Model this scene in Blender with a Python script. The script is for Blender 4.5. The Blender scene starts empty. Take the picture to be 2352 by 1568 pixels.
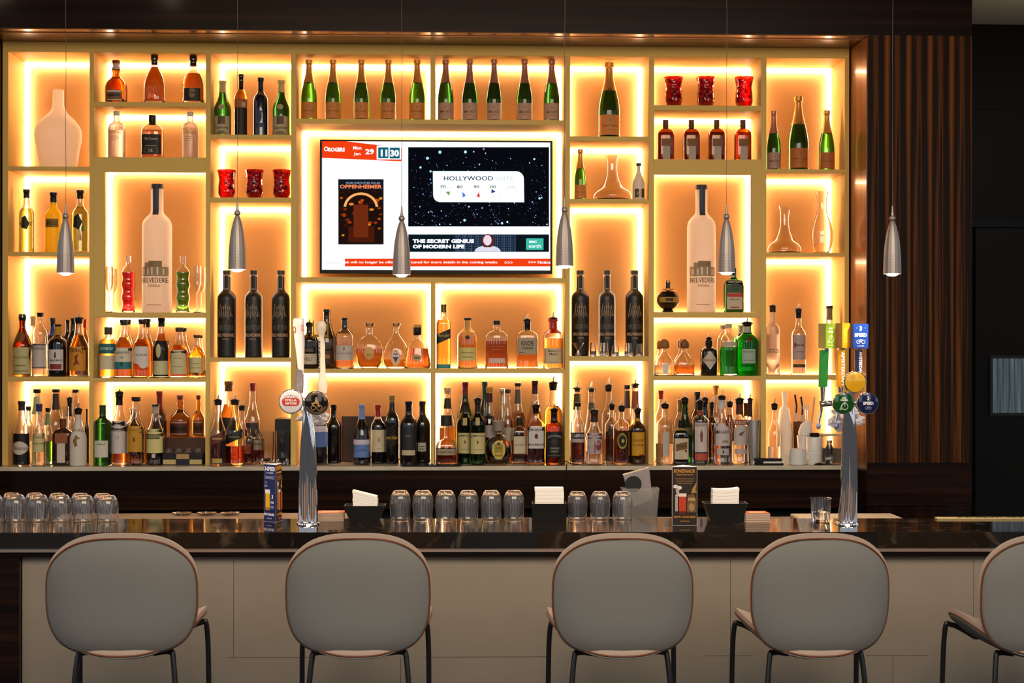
import bpy, bmesh, math, random
from mathutils import Vector, Matrix, noise
from mathutils.geometry import tessellate_polygon
R = math.radians
sc = bpy.context.scene
C = sc.collection
rnd = random.Random(7)

# ------------------------------------------------------------------ camera
HC, FPX = 1.77, 3267.0
CAMROT = Matrix.Rotation(R(-1.95), 4, 'Z') @ Matrix.Rotation(R(90), 4, 'X') @ Matrix.Rotation(R(0.075), 4, 'Z')
cd = bpy.data.cameras.new('camera')
cd.sensor_width, cd.lens = 36.0, FPX * 36.0 / 2352.0
cam = bpy.data.objects.new('camera', cd)
cam.matrix_world = Matrix.Translation((0, 0, HC)) @ CAMROT
C.objects.link(cam)
sc.camera = cam
cd.dof.use_dof = True
cd.dof.focus_distance = 5.7
cd.dof.aperture_fstop = 16.0

# ------------------------------------------------------------------ view + world
sc.view_settings.view_transform = 'Standard'
sc.view_settings.look = 'None'
sc.view_settings.gamma = 1
sc.view_settings.use_curve_mapping = False
sc.view_settings.exposure = 0.0
sc.cycles.max_bounces = 26
sc.cycles.transmission_bounces = 26
sc.cycles.diffuse_bounces = 3
sc.cycles.glossy_bounces = 4
sc.cycles.transparent_max_bounces = 12
sc.cycles.caustics_reflective = False
sc.cycles.caustics_refractive = False
sc.cycles.sample_clamp_indirect = 6.0
world = bpy.data.worlds.new('world')
sc.world = world
world.use_nodes = True
# the lounge around the camera: dim warm surroundings with bright window-like bands added for streaks in the chrome
wnt = world.node_tree
wb = wnt.nodes['Background']
wn = wnt.nodes.new
wtc = wn('ShaderNodeTexCoord'); wsep = wn('ShaderNodeSeparateXYZ')
wnt.links.new(wtc.outputs['Generated'], wsep.inputs[0])
def wmath(op, a, b=None):
    m = wn('ShaderNodeMath'); m.operation = op
    for i, v in enumerate((a, b)):
        if v is None: continue
        if isinstance(v, (int, float)): m.inputs[i].default_value = v
        else: wnt.links.new(v, m.inputs[i])
    return m.outputs[0]
az = wmath('ARCTAN2', wsep.outputs['X'], wsep.outputs['Y'])
band = wmath('GREATER_THAN', wmath('COSINE', wmath('MULTIPLY', az, 20.0)), 0.4)
lo = wmath('GREATER_THAN', wsep.outputs['Z'], 0.02)
hi = wmath('LESS_THAN', wsep.outputs['Z'], 0.42)
streak_bands = wmath('MULTIPLY', wmath('MULTIPLY', band, lo), hi)
wmx = wn('ShaderNodeMix'); wmx.data_type = 'RGBA'
wnt.links.new(streak_bands, wmx.inputs['Factor'])
wmx.inputs[6].default_value = (.07, .068, .07, 1)
wmx.inputs[7].default_value = (1.5, 1.62, 1.8, 1)
wnt.links.new(wmx.outputs[2], wb.inputs[0])
wb.inputs[1].default_value = 1.0

def lamp(name, kind, loc, target, energy, color, size=1.0, size_y=None, spot=None):
    l = bpy.data.lights.new(name, kind)
    l.energy, l.color = energy, color
    if kind == 'AREA':
        l.shape = 'RECTANGLE'
        l.size, l.size_y = size, size_y or size
    else:
        l.shadow_soft_size = size
    if kind == 'SPOT':
        l.spot_size, l.spot_blend = spot, 0.7
    o = bpy.data.objects.new(name, l)
    o.location = loc
    o.rotation_euler = (Vector(target) - Vector(loc)).to_track_quat('-Z', 'Y').to_euler()
    C.objects.link(o)
    return o

# soft warm light of the lounge ceiling behind the guests; cool daylight comes with the world
lamp('lounge_ceiling_light', 'AREA', (0.5, 1.5, 3.7), (0.5, 5.6, 0.9), 230, (1.0, 0.80, 0.58), 5.0, 2.0)
lamp('added_corridor_fill', 'POINT', (3.75, 8.7, 3.25), (3.75, 8.7, 0), 7, (1.0, 0.86, 0.68), 0.12)  # added fill point that brightens the far ceiling beyond the veneer

# ------------------------------------------------------------------ pixel -> place on a plane
CAMLOC = Vector((0, 0, HC))
R3 = CAMROT.to_3x3()
def ray(px, py):
    return R3 @ Vector((px - 1176.0, 784.0 - py, -FPX))
def P(px, py, Y):
    d = ray(px, py)
    return CAMLOC + d * (Y / d.y)
def Pz(px, py, z):
    d = ray(px, py)
    return CAMLOC + d * ((z - HC) / d.z)
def pxm(Y):
    return Y / FPX            # metres per pixel at depth Y

# ------------------------------------------------------------------ colours, materials
def lin(h):
    if not isinstance(h, str):
        return tuple(h)[:3] + (1,)
    h = h.lstrip('#')
    v = [int(h[i:i + 2], 16) / 255 for i in (0, 2, 4)]
    return tuple(c / 12.92 if c <= .04045 else ((c + .055) / 1.055) ** 2.4 for c in v) + (1,)

MC = {}
def pm(name, color, rough=.5, metal=0, trans=0, ior=1.45, emis=0, coat=0, sub=0, spec=.5, bump=0, bscale=200, var=0):
    key = (name, str(color), rough, metal, trans, emis)
    if key in MC:
        return MC[key]
    m = bpy.data.materials.new(name)
    m.use_nodes = True
    nt = m.node_tree
    b = nt.nodes['Principled BSDF']
    c = lin(color)
    b.inputs['Base Color'].default_value = c
    b.inputs['Roughness'].default_value = rough
    b.inputs['Metallic'].default_value = metal
    b.inputs['Transmission Weight'].default_value = trans
    b.inputs['IOR'].default_value = ior
    b.inputs['Coat Weight'].default_value = coat
    b.inputs['Specular IOR Level'].default_value = spec
    if sub:
        b.inputs['Subsurface Weight'].default_value = sub
        b.inputs['Subsurface Radius'].default_value = (.02, .02, .02)
    if emis:
        b.inputs['Specular IOR Level'].default_value = 0
        b.inputs['Emission Color'].default_value = c
        b.inputs['Emission Strength'].default_value = emis
        b.inputs['Base Color'].default_value = (0.002, 0.002, 0.002, 1)
    if bump or var:
        tc = nt.nodes.new('ShaderNodeTexCoord')
        nz = nt.nodes.new('ShaderNodeTexNoise')
        nz.inputs['Scale'].default_value = bscale
        nz.inputs['Detail'].default_value = 4
        nt.links.new(tc.outputs['Object'], nz.inputs['Vector'])
        if bump:
            bp = nt.nodes.new('ShaderNodeBump')
            bp.inputs['Strength'].default_value = bump
            bp.inputs['Distance'].default_value = .002
            nt.links.new(nz.outputs['Fac'], bp.inputs['Height'])
            nt.links.new(bp.outputs['Normal'], b.inputs['Normal'])
        if var:
            mx = nt.nodes.new('ShaderNodeMix')
            mx.data_type = 'RGBA'
            nt.links.new(nz.outputs['Fac'], mx.inputs['Factor'])
            mx.inputs[6].default_value = tuple(x * (1 - var) for x in c[:3]) + (1,)
            mx.inputs[7].default_value = tuple(min(1, x * (1 + var)) for x in c[:3]) + (1,)
            nt.links.new(mx.outputs[2], b.inputs['Base Color'])
    MC[key] = m
    return m

def wood(name, ramp, sx, sz, rough=.25, coat=.3, fold=None, seed=0, dist=1.2):
    """veneer: noise stretched along the grain; fold = width of one leaf of a matched veneer"""
    m = bpy.data.materials.new(name)
    m.use_nodes = True
    nt = m.node_tree
    L, N = nt.links.new, nt.nodes.new
    b = nt.nodes['Principled BSDF']
    tc = N('ShaderNodeTexCoord')
    sep = N('ShaderNodeSeparateXYZ')
    L(tc.outputs['Object'], sep.inputs[0])
    xo = sep.outputs['X']
    if fold:
        md = N('ShaderNodeMath'); md.operation = 'FLOORED_MODULO'
        L(xo, md.inputs[0]); md.inputs[1].default_value = fold
        xo = md.outputs[0]
    mx = N('ShaderNodeMath'); mx.operation = 'MULTIPLY'; L(xo, mx.inputs[0]); mx.inputs[1].default_value = sx
    mz = N('ShaderNodeMath'); mz.operation = 'MULTIPLY'; L(sep.outputs['Z'], mz.inputs[0]); mz.inputs[1].default_value = sz
    my = N('ShaderNodeMath'); my.operation = 'MULTIPLY'; L(sep.outputs['Y'], my.inputs[0]); my.inputs[1].default_value = max(sx, sz) * .6 if not fold else 0.0
    cb = N('ShaderNodeCombineXYZ')
    L(mx.outputs[0], cb.inputs[0]); L(mz.outputs[0], cb.inputs[2]); L(my.outputs[0], cb.inputs[1])
    nz = N('ShaderNodeTexNoise')
    nz.inputs['Scale'].default_value = 1.0
    nz.inputs['Detail'].default_value = 5
    nz.inputs['Roughness'].default_value = .62
    nz.inputs['Distortion'].default_value = dist * .2
    nz.noise_dimensions = '4D'
    nz.inputs['W'].default_value = seed
    L(cb.outputs[0], nz.inputs['Vector'])
    cr = N('ShaderNodeValToRGB')
    els = cr.color_ramp.elements
    els[0].position, els[0].color = ramp[0][0], lin(ramp[0][1])
    els[1].position, els[1].color = ramp[-1][0], lin(ramp[-1][1])
    for p, c in ramp[1:-1]:
        e = els.new(p); e.color = lin(c)
    L(nz.outputs['Fac'], cr.inputs[0])
    L(cr.outputs[0], b.inputs['Base Color'])
    b.inputs['Roughness'].default_value = rough
    b.inputs['Coat Weight'].default_value = coat
    b.inputs['Coat Roughness'].default_value = .12
    b.inputs['Specular IOR Level'].default_value = .12
    return m

def glass(name, color, rough=0.0, ior=1.45):
    return pm(name, color, rough, 0, 1.0, ior)

M = {
 'clear': glass('clear_glass', (1, 1, 1)),
 'softclear': glass('pressed_clear_glass', (.97, .97, .97)),
 'green': glass('green_glass', (.035, .20, .012)),
 'dgreen': glass('dark_green_glass', (.012, .085, .012)),
 'bright_green': glass('bright_green_glass', (.02, .45, .04)),
 'amberg': glass('amber_glass', (.62, .29, .05)),
 'dark': pm('dark_bottle_glass', (.006, .005, .005), .06, coat=.6),
 'darkbrown': pm('dark_brown_bottle_glass', (.035, .012, .004), .07, coat=.6),
 'blueblack': pm('blue_black_bottle_glass', (.006, .008, .02), .07, coat=.6),
 'matblack': pm('matt_black_bottle', (.012, .010, .009), .38),
 'water': glass('water_spirit', (.98, .98, .97), 0, 1.34),
 'gold': glass('gold_spirit', (.95, .58, .09), 0, 1.35),
 'amber': glass('amber_spirit', (.88, .42, .06), 0, 1.35),
 'damber': glass('deep_amber_spirit', (.60, .21, .025), 0, 1.35),
 'brownl': glass('brown_spirit', (.32, .10, .015), 0, 1.35),
 'redl': glass('red_spirit', (.75, .02, .015), 0, 1.35),
 'greenl': glass('green_spirit', (.10, .40, .02), 0, 1.35),
 'limel': glass('lime_spirit', (.55, .75, .18), 0, 1.35),
 'darkl': glass('dark_spirit', (.08, .015, .006), 0, 1.35),
 'scatterglass': pm('scatter_tumbler_glass', (.985, .97, .96), .02, 0, .955),  # small diffuse share stands in for light scattered inside the tumblers
 'chrome': pm('polished_chrome', (.86, .86, .88), .05, 1),
 'steel': pm('brushed_steel', (.62, .58, .54), .30, 1, bump=.1, bscale=90),
 'alu': pm('brushed_aluminium', (.34, .30, .28), .52, .85),
 'black': pm('black_plastic', (.006, .006, .006), .4, spec=.3),
 'blackmetal': pm('black_powder_coat', (.008, .008, .008), .3, coat=.2),
 'cork': pm('cork', (.45, .28, .13), .8, var=.3, bscale=400),
 'goldfoil': pm('gold_foil', (.62, .30, .07), .35, .55),
 'redwax': pm('red_wax', (.35, .01, .01), .3),
 'white': pm('white_plastic', (.8, .78, .74), .35),
 'white_cloth': pm('white_paper', (.82, .79, .74), .8),
}
def frosted(name, color, w=.55):
    m = bpy.data.materials.new(name)
    m.use_nodes = True
    nt = m.node_tree
    b = nt.nodes['Principled BSDF']
    b.inputs['Base Color'].default_value = lin(color)
    b.inputs['Roughness'].default_value = .45
    tr = nt.nodes.new('ShaderNodeBsdfTranslucent')
    tr.inputs['Color'].default_value = lin(color)
    mx = nt.nodes.new('ShaderNodeMixShader')
    mx.inputs[0].default_value = w
    nt.links.new(b.outputs[0], mx.inputs[1])
    nt.links.new(tr.outputs[0], mx.inputs[2])
    nt.links.new(mx.outputs[0], nt.nodes['Material Output'].inputs[0])
    return m
M['frost'] = frosted('frosted_glass', (.95, .92, .88), .66)
M['frostclear'] = pm('frosted_clear_glass', (.97, .95, .92), .32, 0, .9)
M['milk'] = frosted('milk_white_glass', (.86, .82, .76), .35)
M['yellowfrost'] = frosted('yellow_frosted_glass', (.95, .72, .02), .6)
def redcraq():
    m = glass('red_crackled_glass', (.80, .02, .01), .12).copy()
    nt = m.node_tree
    b = nt.nodes['Principled BSDF']
    tc = nt.nodes.new('ShaderNodeTexCoord')
    v = nt.nodes.new('ShaderNodeTexVoronoi'); v.inputs['Scale'].default_value = 55
    nt.links.new(tc.outputs['Object'], v.inputs['Vector'])
    cr = nt.nodes.new('ShaderNodeValToRGB')
    cr.color_ramp.elements[0].color = (.10, .001, .002, 1)
    cr.color_ramp.elements[1].color = (.75, .02, .008, 1)
    nt.links.new(v.outputs['Color'], cr.inputs[0])
    nt.links.new(cr.outputs[0], b.inputs['Base Color'])
    bp = nt.nodes.new('ShaderNodeBump'); bp.inputs['Strength'].default_value = .8; bp.inputs['Distance'].default_value = .004
    nt.links.new(v.outputs['Distance'], bp.inputs['Height'])
    nt.links.new(bp.outputs[0], b.inputs['Normal'])
    return m
M['redglass'] = redcraq()
def ink(c):
    return pm('print_' + str(c).strip('#'), c, .55)
def mat(k):
    if not isinstance(k, str):
        return k
    return M[k] if k in M else ink(k)

# ------------------------------------------------------------------ objects
def obj(name, bm, mats, parent=None, smooth=40, loc=None):
    me = bpy.data.meshes.new(name)
    bm.to_mesh(me)
    bm.free()
    for m in (mats if isinstance(mats, (list, tuple)) else [mats]):
        me.materials.append(mat(m))
    if smooth:
        me.polygons.foreach_set('use_smooth', [True] * len(me.polygons))
        me.set_sharp_from_angle(angle=R(smooth))
    o = bpy.data.objects.new(name, me)
    if loc is not None:
        o.location = loc
    C.objects.link(o)
    if parent:
        o.parent = parent
    return o
def tag(o, label, cat, group=None, kind=None):
    o['label'] = label
    o['category'] = cat
    if group: o['group'] = group
    if kind: o['kind'] = kind
    return o
def thing(name, label, cat, loc=(0, 0, 0), rz=0, group=None):
    o = bpy.data.objects.new(name, None)
    o.empty_display_size = .05
    o.location = loc
    o.rotation_euler = (0, 0, rz)
    C.objects.link(o)
    return tag(o, label, cat, group)
def struct(name, bm, m, parent=None, smooth=30):
    o = obj(name, bm, m, parent, smooth)
    if not parent: o['kind'] = 'structure'
    return o
def copy_tree(o, parent=None):
    c = o.copy()
    C.objects.link(c)
    c.parent = parent
    for ch in o.children:
        copy_tree(ch, c)
    return c
def box(bm, x0, x1, y0, y1, z0, z1, mi=0, bev=0):
    g = bmesh.ops.create_cube(bm, size=1)
    for v in g['verts']:
        v.co = Vector(((x0 + x1) / 2 + v.co.x * (x1 - x0), (y0 + y1) / 2 + v.co.y * (y1 - y0), (z0 + z1) / 2 + v.co.z * (z1 - z0)))
    fs = {f for v in g['verts'] for f in v.link_faces}
    for f in fs: f.material_index = mi
    if bev:
        es = {e for f in fs for e in f.edges}
        bmesh.ops.bevel(bm, geom=list(es), offset=bev, segments=2, affect='EDGES', clamp_overlap=True)
    return bm
def BX(*a, **k):
    return box(bmesh.new(), *a, **k)
def tube(bm, pts, r, seg=10, cap=True):
    """round tube through pts; r a number or a list"""
    pts = [Vector(p) for p in pts]
    rs = r if isinstance(r, (list, tuple)) else [r] * len(pts)
    rings = []
    up = Vector((0, 0, 1))
    t0 = (pts[1] - pts[0]).normalized()
    if abs(t0.dot(up)) > .9: up = Vector((0, 1, 0))
    u = t0.cross(up).normalized()
    for i, p in enumerate(pts):
        t = (pts[min(i + 1, len(pts) - 1)] - pts[max(i - 1, 0)]).normalized()
        u = (u - t * u.dot(t)).normalized()
        w = t.cross(u)
        rings.append([bm.verts.new(p + (u * math.cos(a) + w * math.sin(a)) * rs[i]) for a in (2 * math.pi * k / seg for k in range(seg))])
    for a, b in zip(rings, rings[1:]):
        for k in range(seg):
            bm.faces.new((a[k], a[(k + 1) % seg], b[(k + 1) % seg], b[k]))
    if cap:
        bm.faces.new(rings[0][::-1]); bm.faces.new(rings[-1])
    return bm
def curve_pts(pts, n=6):
    """Catmull-Rom through pts"""
    pts = [Vector(p) for p in pts]
    out = []
    for i in range(len(pts) - 1):
        p0, p1, p2, p3 = pts[max(i - 1, 0)], pts[i], pts[i + 1], pts[min(i + 2, len(pts) - 1)]
        for k in range(n):
            t = k / n
            out.append(.5 * ((2 * p1) + (p2 - p0) * t + (2 * p0 - 5 * p1 + 4 * p2 - p3) * t * t + (3 * p1 - p0 - 3 * p2 + p3) * t ** 3))
    out.append(pts[-1])
    return out

# ------------------------------------------------------------------ lathe with a superellipse section
def sect(r, t, n, dy):
    s, c = math.sin(t), -math.cos(t)
    return (r * math.copysign(abs(s) ** (2 / n), s), r * dy * math.copysign(abs(c) ** (2 / n), c))
def lathe(bm, prof, seg=28, n=2, dy=1, closed=True, slant=0, mi=0):
    """prof: (r, z) list from the bottom axis out and up; ends closed with caps"""
    rings = []
    prof_top = max(z for r, z in prof)
    for r, z in prof:
        rings.append([bm.verts.new((*sect(max(r, 1e-5), 2 * math.pi * k / seg, n, dy), z + (slant * sect(r, 2 * math.pi * k / seg, n, dy)[0] * (z / prof_top) ** 5 if slant else 0))) for k in range(seg)])
    for a, b in zip(rings, rings[1:]):
        for k in range(seg):
            f = bm.faces.new((a[k], a[(k + 1) % seg], b[(k + 1) % seg], b[k]))
            f.material_index = mi
    if closed:
        f = bm.faces.new(rings[0][::-1]); f.material_index = mi
        f = bm.faces.new(rings[-1]); f.material_index = mi
    return bm

class Prof:
    """monotone cubic r(h) through control points (r, h)"""
    def __init__(s, pts):
        s.h = [p[1] for p in pts]; s.r = [p[0] for p in pts]
        n = len(pts)
        d = [(s.r[i + 1] - s.r[i]) / (s.h[i + 1] - s.h[i]) for i in range(n - 1)]
        m = [d[0]] + [0 if d[i - 1] * d[i] <= 0 else 2 * d[i - 1] * d[i] / (d[i - 1] + d[i]) for i in range(1, n - 1)] + [d[-1]]
        s.m = m
    def __call__(s, h):
        if h <= s.h[0]: return s.r[0]
        if h >= s.h[-1]: return s.r[-1]
        i = 0
        while s.h[i + 1] < h: i += 1
        L = s.h[i + 1] - s.h[i]; t = (h - s.h[i]) / L
        return ((2 * t ** 3 - 3 * t * t + 1) * s.r[i] + (t ** 3 - 2 * t * t + t) * L * s.m[i] + (-2 * t ** 3 + 3 * t * t) * s.r[i + 1] + (t ** 3 - t * t) * L * s.m[i + 1])
    def samples(s, h0=0, h1=1, k=3):
        hs = {h0, h1}
        for a, b in zip(s.h, s.h[1:]):
            for j in range(k + 1):
                x = a + (b - a) * j / k
                if h0 < x < h1: hs.add(x)
        return sorted(hs)

NK = [(.36, .80), (.35, .955), (.41, .96), (.41, 1)]
PR = {k: Prof(v) for k, v in {
 'wine': [(.9, 0), (1, .012), (1, .60), (.90, .68), (.52, .755), (.38, .80), (.36, .94), (.42, .95), (.42, 1)],
 'champ': [(.92, 0), (1, .02), (1, .36), (.93, .47), (.72, .61), (.48, .74), (.35, .86), (.33, .93), (.42, .94), (.40, 1)],
 'burg': [(.92, 0), (1, .02), (1, .42), (.88, .55), (.55, .70), (.36, .80), (.33, .95), (.38, .96), (.38, 1)],
 'spirit': [(.9, 0), (1, .02), (1, .60), (.93, .66), (.6, .72), (.42, .77), (.38, .95), (.44, .96), (.44, 1)],
 'short': [(.9, 0), (1, .03), (1, .62), (.92, .69), (.55, .76), (.33, .81), (.31, .96), (.38, .97), (.38, 1)],
 'slope': [(.9, 0), (1, .02), (1, .48), (.9, .56), (.62, .66), (.42, .78), (.36, .95), (.42, .96), (.42, 1)],
 'cone': [(.9, 0), (1, .03), (.95, .35), (.72, .55), (.48, .75), (.40, .95), (.46, .96), (.46, 1)],
 'belv': [(.93, 0), (1, .012), (1, .66), (.95, .705), (.72, .745), (.47, .775), (.42, .80), (.42, 1)],
 'abso': [(.92, 0), (1, .02), (1, .60), (.94, .68), (.70, .75), (.36, .79), (.31, .82), (.33, .88), (.36, .93), (.36, 1)],
 'gm': [(.80, 0), (.95, .02), (1, .28), (.98, .40), (.80, .52), (.42, .62), (.30, .70), (.38, .80), (.28, .90), (.33, .93), (.33, 1)],
 'flare': [(.80, 0), (.88, .02), (.95, .40), (1, .48), (.80, .60), (.42, .74), (.32, .80), (.34, .90), (.40, .94), (.34, 1)],
 'arch': [(.92, 0), (1, .02), (.98, .35), (.84, .52), (.45, .70), (.28, .80), (.28, .86), (.33, .9), (.33, 1)],
 'hip': [(.9, 0), (1, .03), (1, .62), (.93, .71), (.62, .78), (.32, .81), (.30, .84), (.32, .85), (.32, 1)],
 'wavy': [(.75, 0), (.95, .04), (.80, .15), (.98, .27), (.80, .39), (.98, .50), (.82, .61), (.97, .70), (.62, .80), (.36, .84), (.36, 1)],
 'round': [(.55, 0), (.66, .03), (.92, .18), (1, .33), (.93, .50), (.62, .66), (.26, .75), (.24, .88), (.42, .96), (.44, 1)],
 'tear': [(.62, 0), (.72, .03), (.96, .16), (1, .26), (.86, .44), (.55, .62), (.24, .76), (.17, .86), (.36, .97), (.38, 1)],
 'xo': [(.80, 0), (.97, .03), (1, .10), (.88, .32), (.80, .46), (.52, .60), (.24, .68), (.22, .76), (.30, .78), (.30, 1)],
 'sq': [(.94, 0), (1, .02), (1, .70), (.92, .74), (.45, .80), (.36, .83), (.34, .97), (.38, 1)],
 'flask': [(.92, 0), (1, .02), (1, .55), (.96, .64), (.72, .72), (.33, .77), (.27, .79), (.27, 1)],
 'patron': [(.88, 0), (1, .03), (1, .30), (.88, .42), (.55, .55), (.28, .66), (.26, .74), (.42, .77), (.46, .86), (.42, .95), (.2, 1)],
 'tanq': [(.92, 0), (1, .02), (1, .66), (.90, .73), (.55, .80), (.38, .85), (.36, .96), (.42, 1)],
 'orb': [(.46, 0), (.52, .05), (.40, .08), (.75, .16), (1, .34), (1, .42), (.80, .58), (.40, .66), (.22, .69), (.22, .97), (.14, 1)],
 'sake': [(.92, 0), (1, .02), (1, .45), (.82, .56), (.45, .70), (.28, .80), (.26, .93), (.38, .94), (.38, 1)],
 'crown': [(.62, 0), (.72, .02), (.92, .12), (1, .30), (.95, .48), (.66, .62), (.30, .70), (.27, .74), (.42, .78), (.42, 1)],
 'squat': [(.90, 0), (1, .03), (1, .36), (.80, .46), (.35, .52), (.25, .58), (.25, .78), (.52, .79), (.50, 1)],
 'tulip': [(.62, 0), (.70, .05), (.90, .22), (.88, .45), (.80, .66), (.90, .85), (1, 1)],
 'flute': [(1, 0), (.95, .01), (.15, .05), (.14, .42), (.55, .50), (.9, .62), (.95, .80), (.85, 1)],
 'vase': [(.72, 0), (.78, .01), (.88, .2), (1, .42), (.97, .50), (.70, .62), (.36, .72), (.25, .80), (.23, .97), (.24, 1)],
 'dec': [(.86, 0), (.97, .03), (1, .10), (.90, .20), (.52, .34), (.32, .52), (.26, .72), (.28, .90), (.34, 1)],
 'carafe': [(.55, 0), (.70, .04), (.96, .18), (1, .32), (.80, .50), (.46, .68), (.42, .80), (.62, 1)],
 'tumb': [(.82, 0), (.86, .01), (.97, .40), (1, .55), (.94, .74), (.74, .92), (.60, .985), (.56, 1)],
 'rocks': [(.80, 0), (.84, .03), (1, 1)],
 'shot': [(1, 0), (.98, .05), (.74, 1)],
 'tin': [(.80, 0), (.82, .02), (.96, .55), (1, 1)],
}.items()}

# ------------------------------------------------------------------ flat graphics laid over a surface
TX = {}
def text_mesh(s, bold=0):
    k = (s, bold)
    if k not in TX:
        cu = bpy.data.curves.new('t', 'FONT')
        cu.body = s; cu.size = 1; cu.offset = bold; cu.resolution_u = 2
        o = bpy.data.objects.new('t', cu)
        C.objects.link(o)
        dg = bpy.context.evaluated_depsgraph_get()
        me = o.evaluated_get(dg).to_mesh()
        vs = [v.co.copy() for v in me.vertices]
        fs = [tuple(p.vertices) for p in me.polygons]
        bpy.data.objects.remove(o); bpy.data.curves.remove(cu)
        if vs:
            x0, x1 = min(v.x for v in vs), max(v.x for v in vs)
            y0, y1 = min(v.y for v in vs), max(v.y for v in vs)
            vs = [((v.x - (x0 + x1) / 2), (v.y - (y0 + y1) / 2)) for v in vs]
            TX[k] = (vs, fs, x1 - x0, y1 - y0)
        else:
            TX[k] = ([], [], 1, 1)
    return TX[k]

class Art:
    """collects rectangles, ellipses, polygons and lettering in 2D and lays them on a surface by fn(x, y, layer)"""
    def __init__(s, fn):
        s.bm = bmesh.new(); s.fn = fn; s.mats = []; s.layer = 0
    def mi(s, c):
        m = mat(c)
        if m not in s.mats: s.mats.append(m)
        return s.mats.index(m)
    def faces(s, pts, fs, c, flip=False):
        vs = [s.bm.verts.new(s.fn(x, y, s.layer)) for x, y in pts]
        i = s.mi(c)
        for f in fs:
            try:
                q = s.bm.faces.new([vs[k] for k in f]); q.material_index = i
            except ValueError:
                pass
    def rect(s, x0, x1, y0, y1, c, nx=1, ny=1, rot=0, skew=0):
        cx, cy = (x0 + x1) / 2, (y0 + y1) / 2
        ca, sa = math.cos(rot), math.sin(rot)
        pts = []
        for j in range(ny + 1):
            for i in range(nx + 1):
                x, y = x0 + (x1 - x0) * i / nx - cx, y0 + (y1 - y0) * j / ny - cy
                pts.append((cx + x * ca - y * sa, cy + x * sa + y * ca + skew * x))
        s.faces(pts, [(j * (nx + 1) + i, j * (nx + 1) + i + 1, (j + 1) * (nx + 1) + i + 1, (j + 1) * (nx + 1) + i) for j in range(ny) for i in range(nx)], c)
        s.layer += 1
    def ell(s, x, y, rx, ry, c, n=24, a0=0, a1=2 * math.pi):
        m = 4 if n > 14 else 1
        pts = [(x, y)] + [(x + q * rx * math.cos(a0 + (a1 - a0) * k / n), y + q * ry * math.sin(a0 + (a1 - a0) * k / n)) for q in [(j + 1) / m for j in range(m)] for k in range(n + 1)]
        fs = [(0, k + 1, k + 2) for k in range(n)]
        for j in range(1, m):
            a, b = 1 + (j - 1) * (n + 1), 1 + j * (n + 1)
            fs += [(a + k, b + k, b + k + 1, a + k + 1) for k in range(n)]
        s.faces(pts, fs, c)
        s.layer += 1
    def ring(s, x, y, r0, r1, c, n=24, a0=0, a1=2 * math.pi, ry=1):
        pts = []
        for k in range(n + 1):
            a = a0 + (a1 - a0) * k / n
            pts += [(x + r0 * math.cos(a), y + r0 * ry * math.sin(a)), (x + r1 * math.cos(a), y + r1 * ry * math.sin(a))]
        s.faces(pts, [(2 * k, 2 * k + 1, 2 * k + 3, 2 * k + 2) for k in range(n)], c)
        s.layer += 1
    def poly(s, pts, c, lv=3):
        V = [Vector((a, b, 0)) for a, b in pts]
        vs, fs = list(pts), [tuple(f) for f in tessellate_polygon([V])]
        for _ in range(lv):
            mid, nf = {}, []
            def m(i, j):
                k = (min(i, j), max(i, j))
                if k not in mid:
                    mid[k] = len(vs); vs.append(((vs[i][0] + vs[j][0]) / 2, (vs[i][1] + vs[j][1]) / 2))
                return mid[k]
            for a, b, d in fs:
                e, f, g = m(a, b), m(b, d), m(d, a)
                nf += [(a, e, g), (e, b, f), (g, f, d), (e, f, g)]
            fs = nf
        s.faces(vs, fs, c)
        s.layer += 1
    def text(s, t, x, y, h, c, w=None, bold=.01, rot=0, arc=0):
        vs, fs, tw, th = text_mesh(t, bold)
        if not vs: return
        sy = h / th; sx = sy if w is None else w / tw
        ca, sa = math.cos(rot), math.sin(rot)
        pts = []
        for a, b in vs:
            a, b = a * sx, b * sy
            if arc:
                b -= arc * (a / (tw * sx / 2)) ** 2
            pts.append((x + a * ca - b * sa, y + a * sa + b * ca))
        s.faces(pts, fs, c)
        s.layer += 1
    def done(s, name, parent=None, loc=None, rz=None):
        o = obj(name, s.bm, s.mats or ['white'], parent, 0, loc)
        if rz is not None: o.rotation_euler = (0, 0, rz)
        return o

# ================================================================== the setting
EBONY = wood('ebony_veneer_horizontal', [(.30, '#0a0503'), (.48, '#1a0c07'), (.60, '#2a160b'), (.74, '#3d220f')], .35, 26, rough=.3, coat=.12, seed=2)
ZEBRA = wood('zebrano_veneer_vertical', [(.34, '#140904'), (.47, '#1e0f06'), (.53, '#5a300c'), (.62, '#7c4412')], 21, .22, rough=.5, coat=0, fold=.112, seed=5, dist=2)
REVEAL = wood('polished_veneer_reveal', [(.3, '#5a3016'), (.5, '#7a4520'), (.7, '#96592c')], 40, .5, rough=.34, coat=.5, seed=9)
SOFFIT = wood('polished_veneer_soffit', [(.3, '#3a1e0f'), (.5, '#55301a'), (.7, '#8a5530')], .6, 30, rough=.32, coat=.5, seed=11)
DARKWALL = pm('charcoal_wall', '#0c0a08', .6, spec=.2, var=.15, bscale=3)
YF, YB = 7.56, 7.855         # front of the shelving, its back panel
YW = 7.25                    # face of the wood frame around the niche
def X(px, Y=YF): return P(px, 700, Y).x
def Z(py, px=1100, Y=YF): return P(px, py, Y).z
ZCT = Z(1067, 1100)          # back counter top

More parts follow.
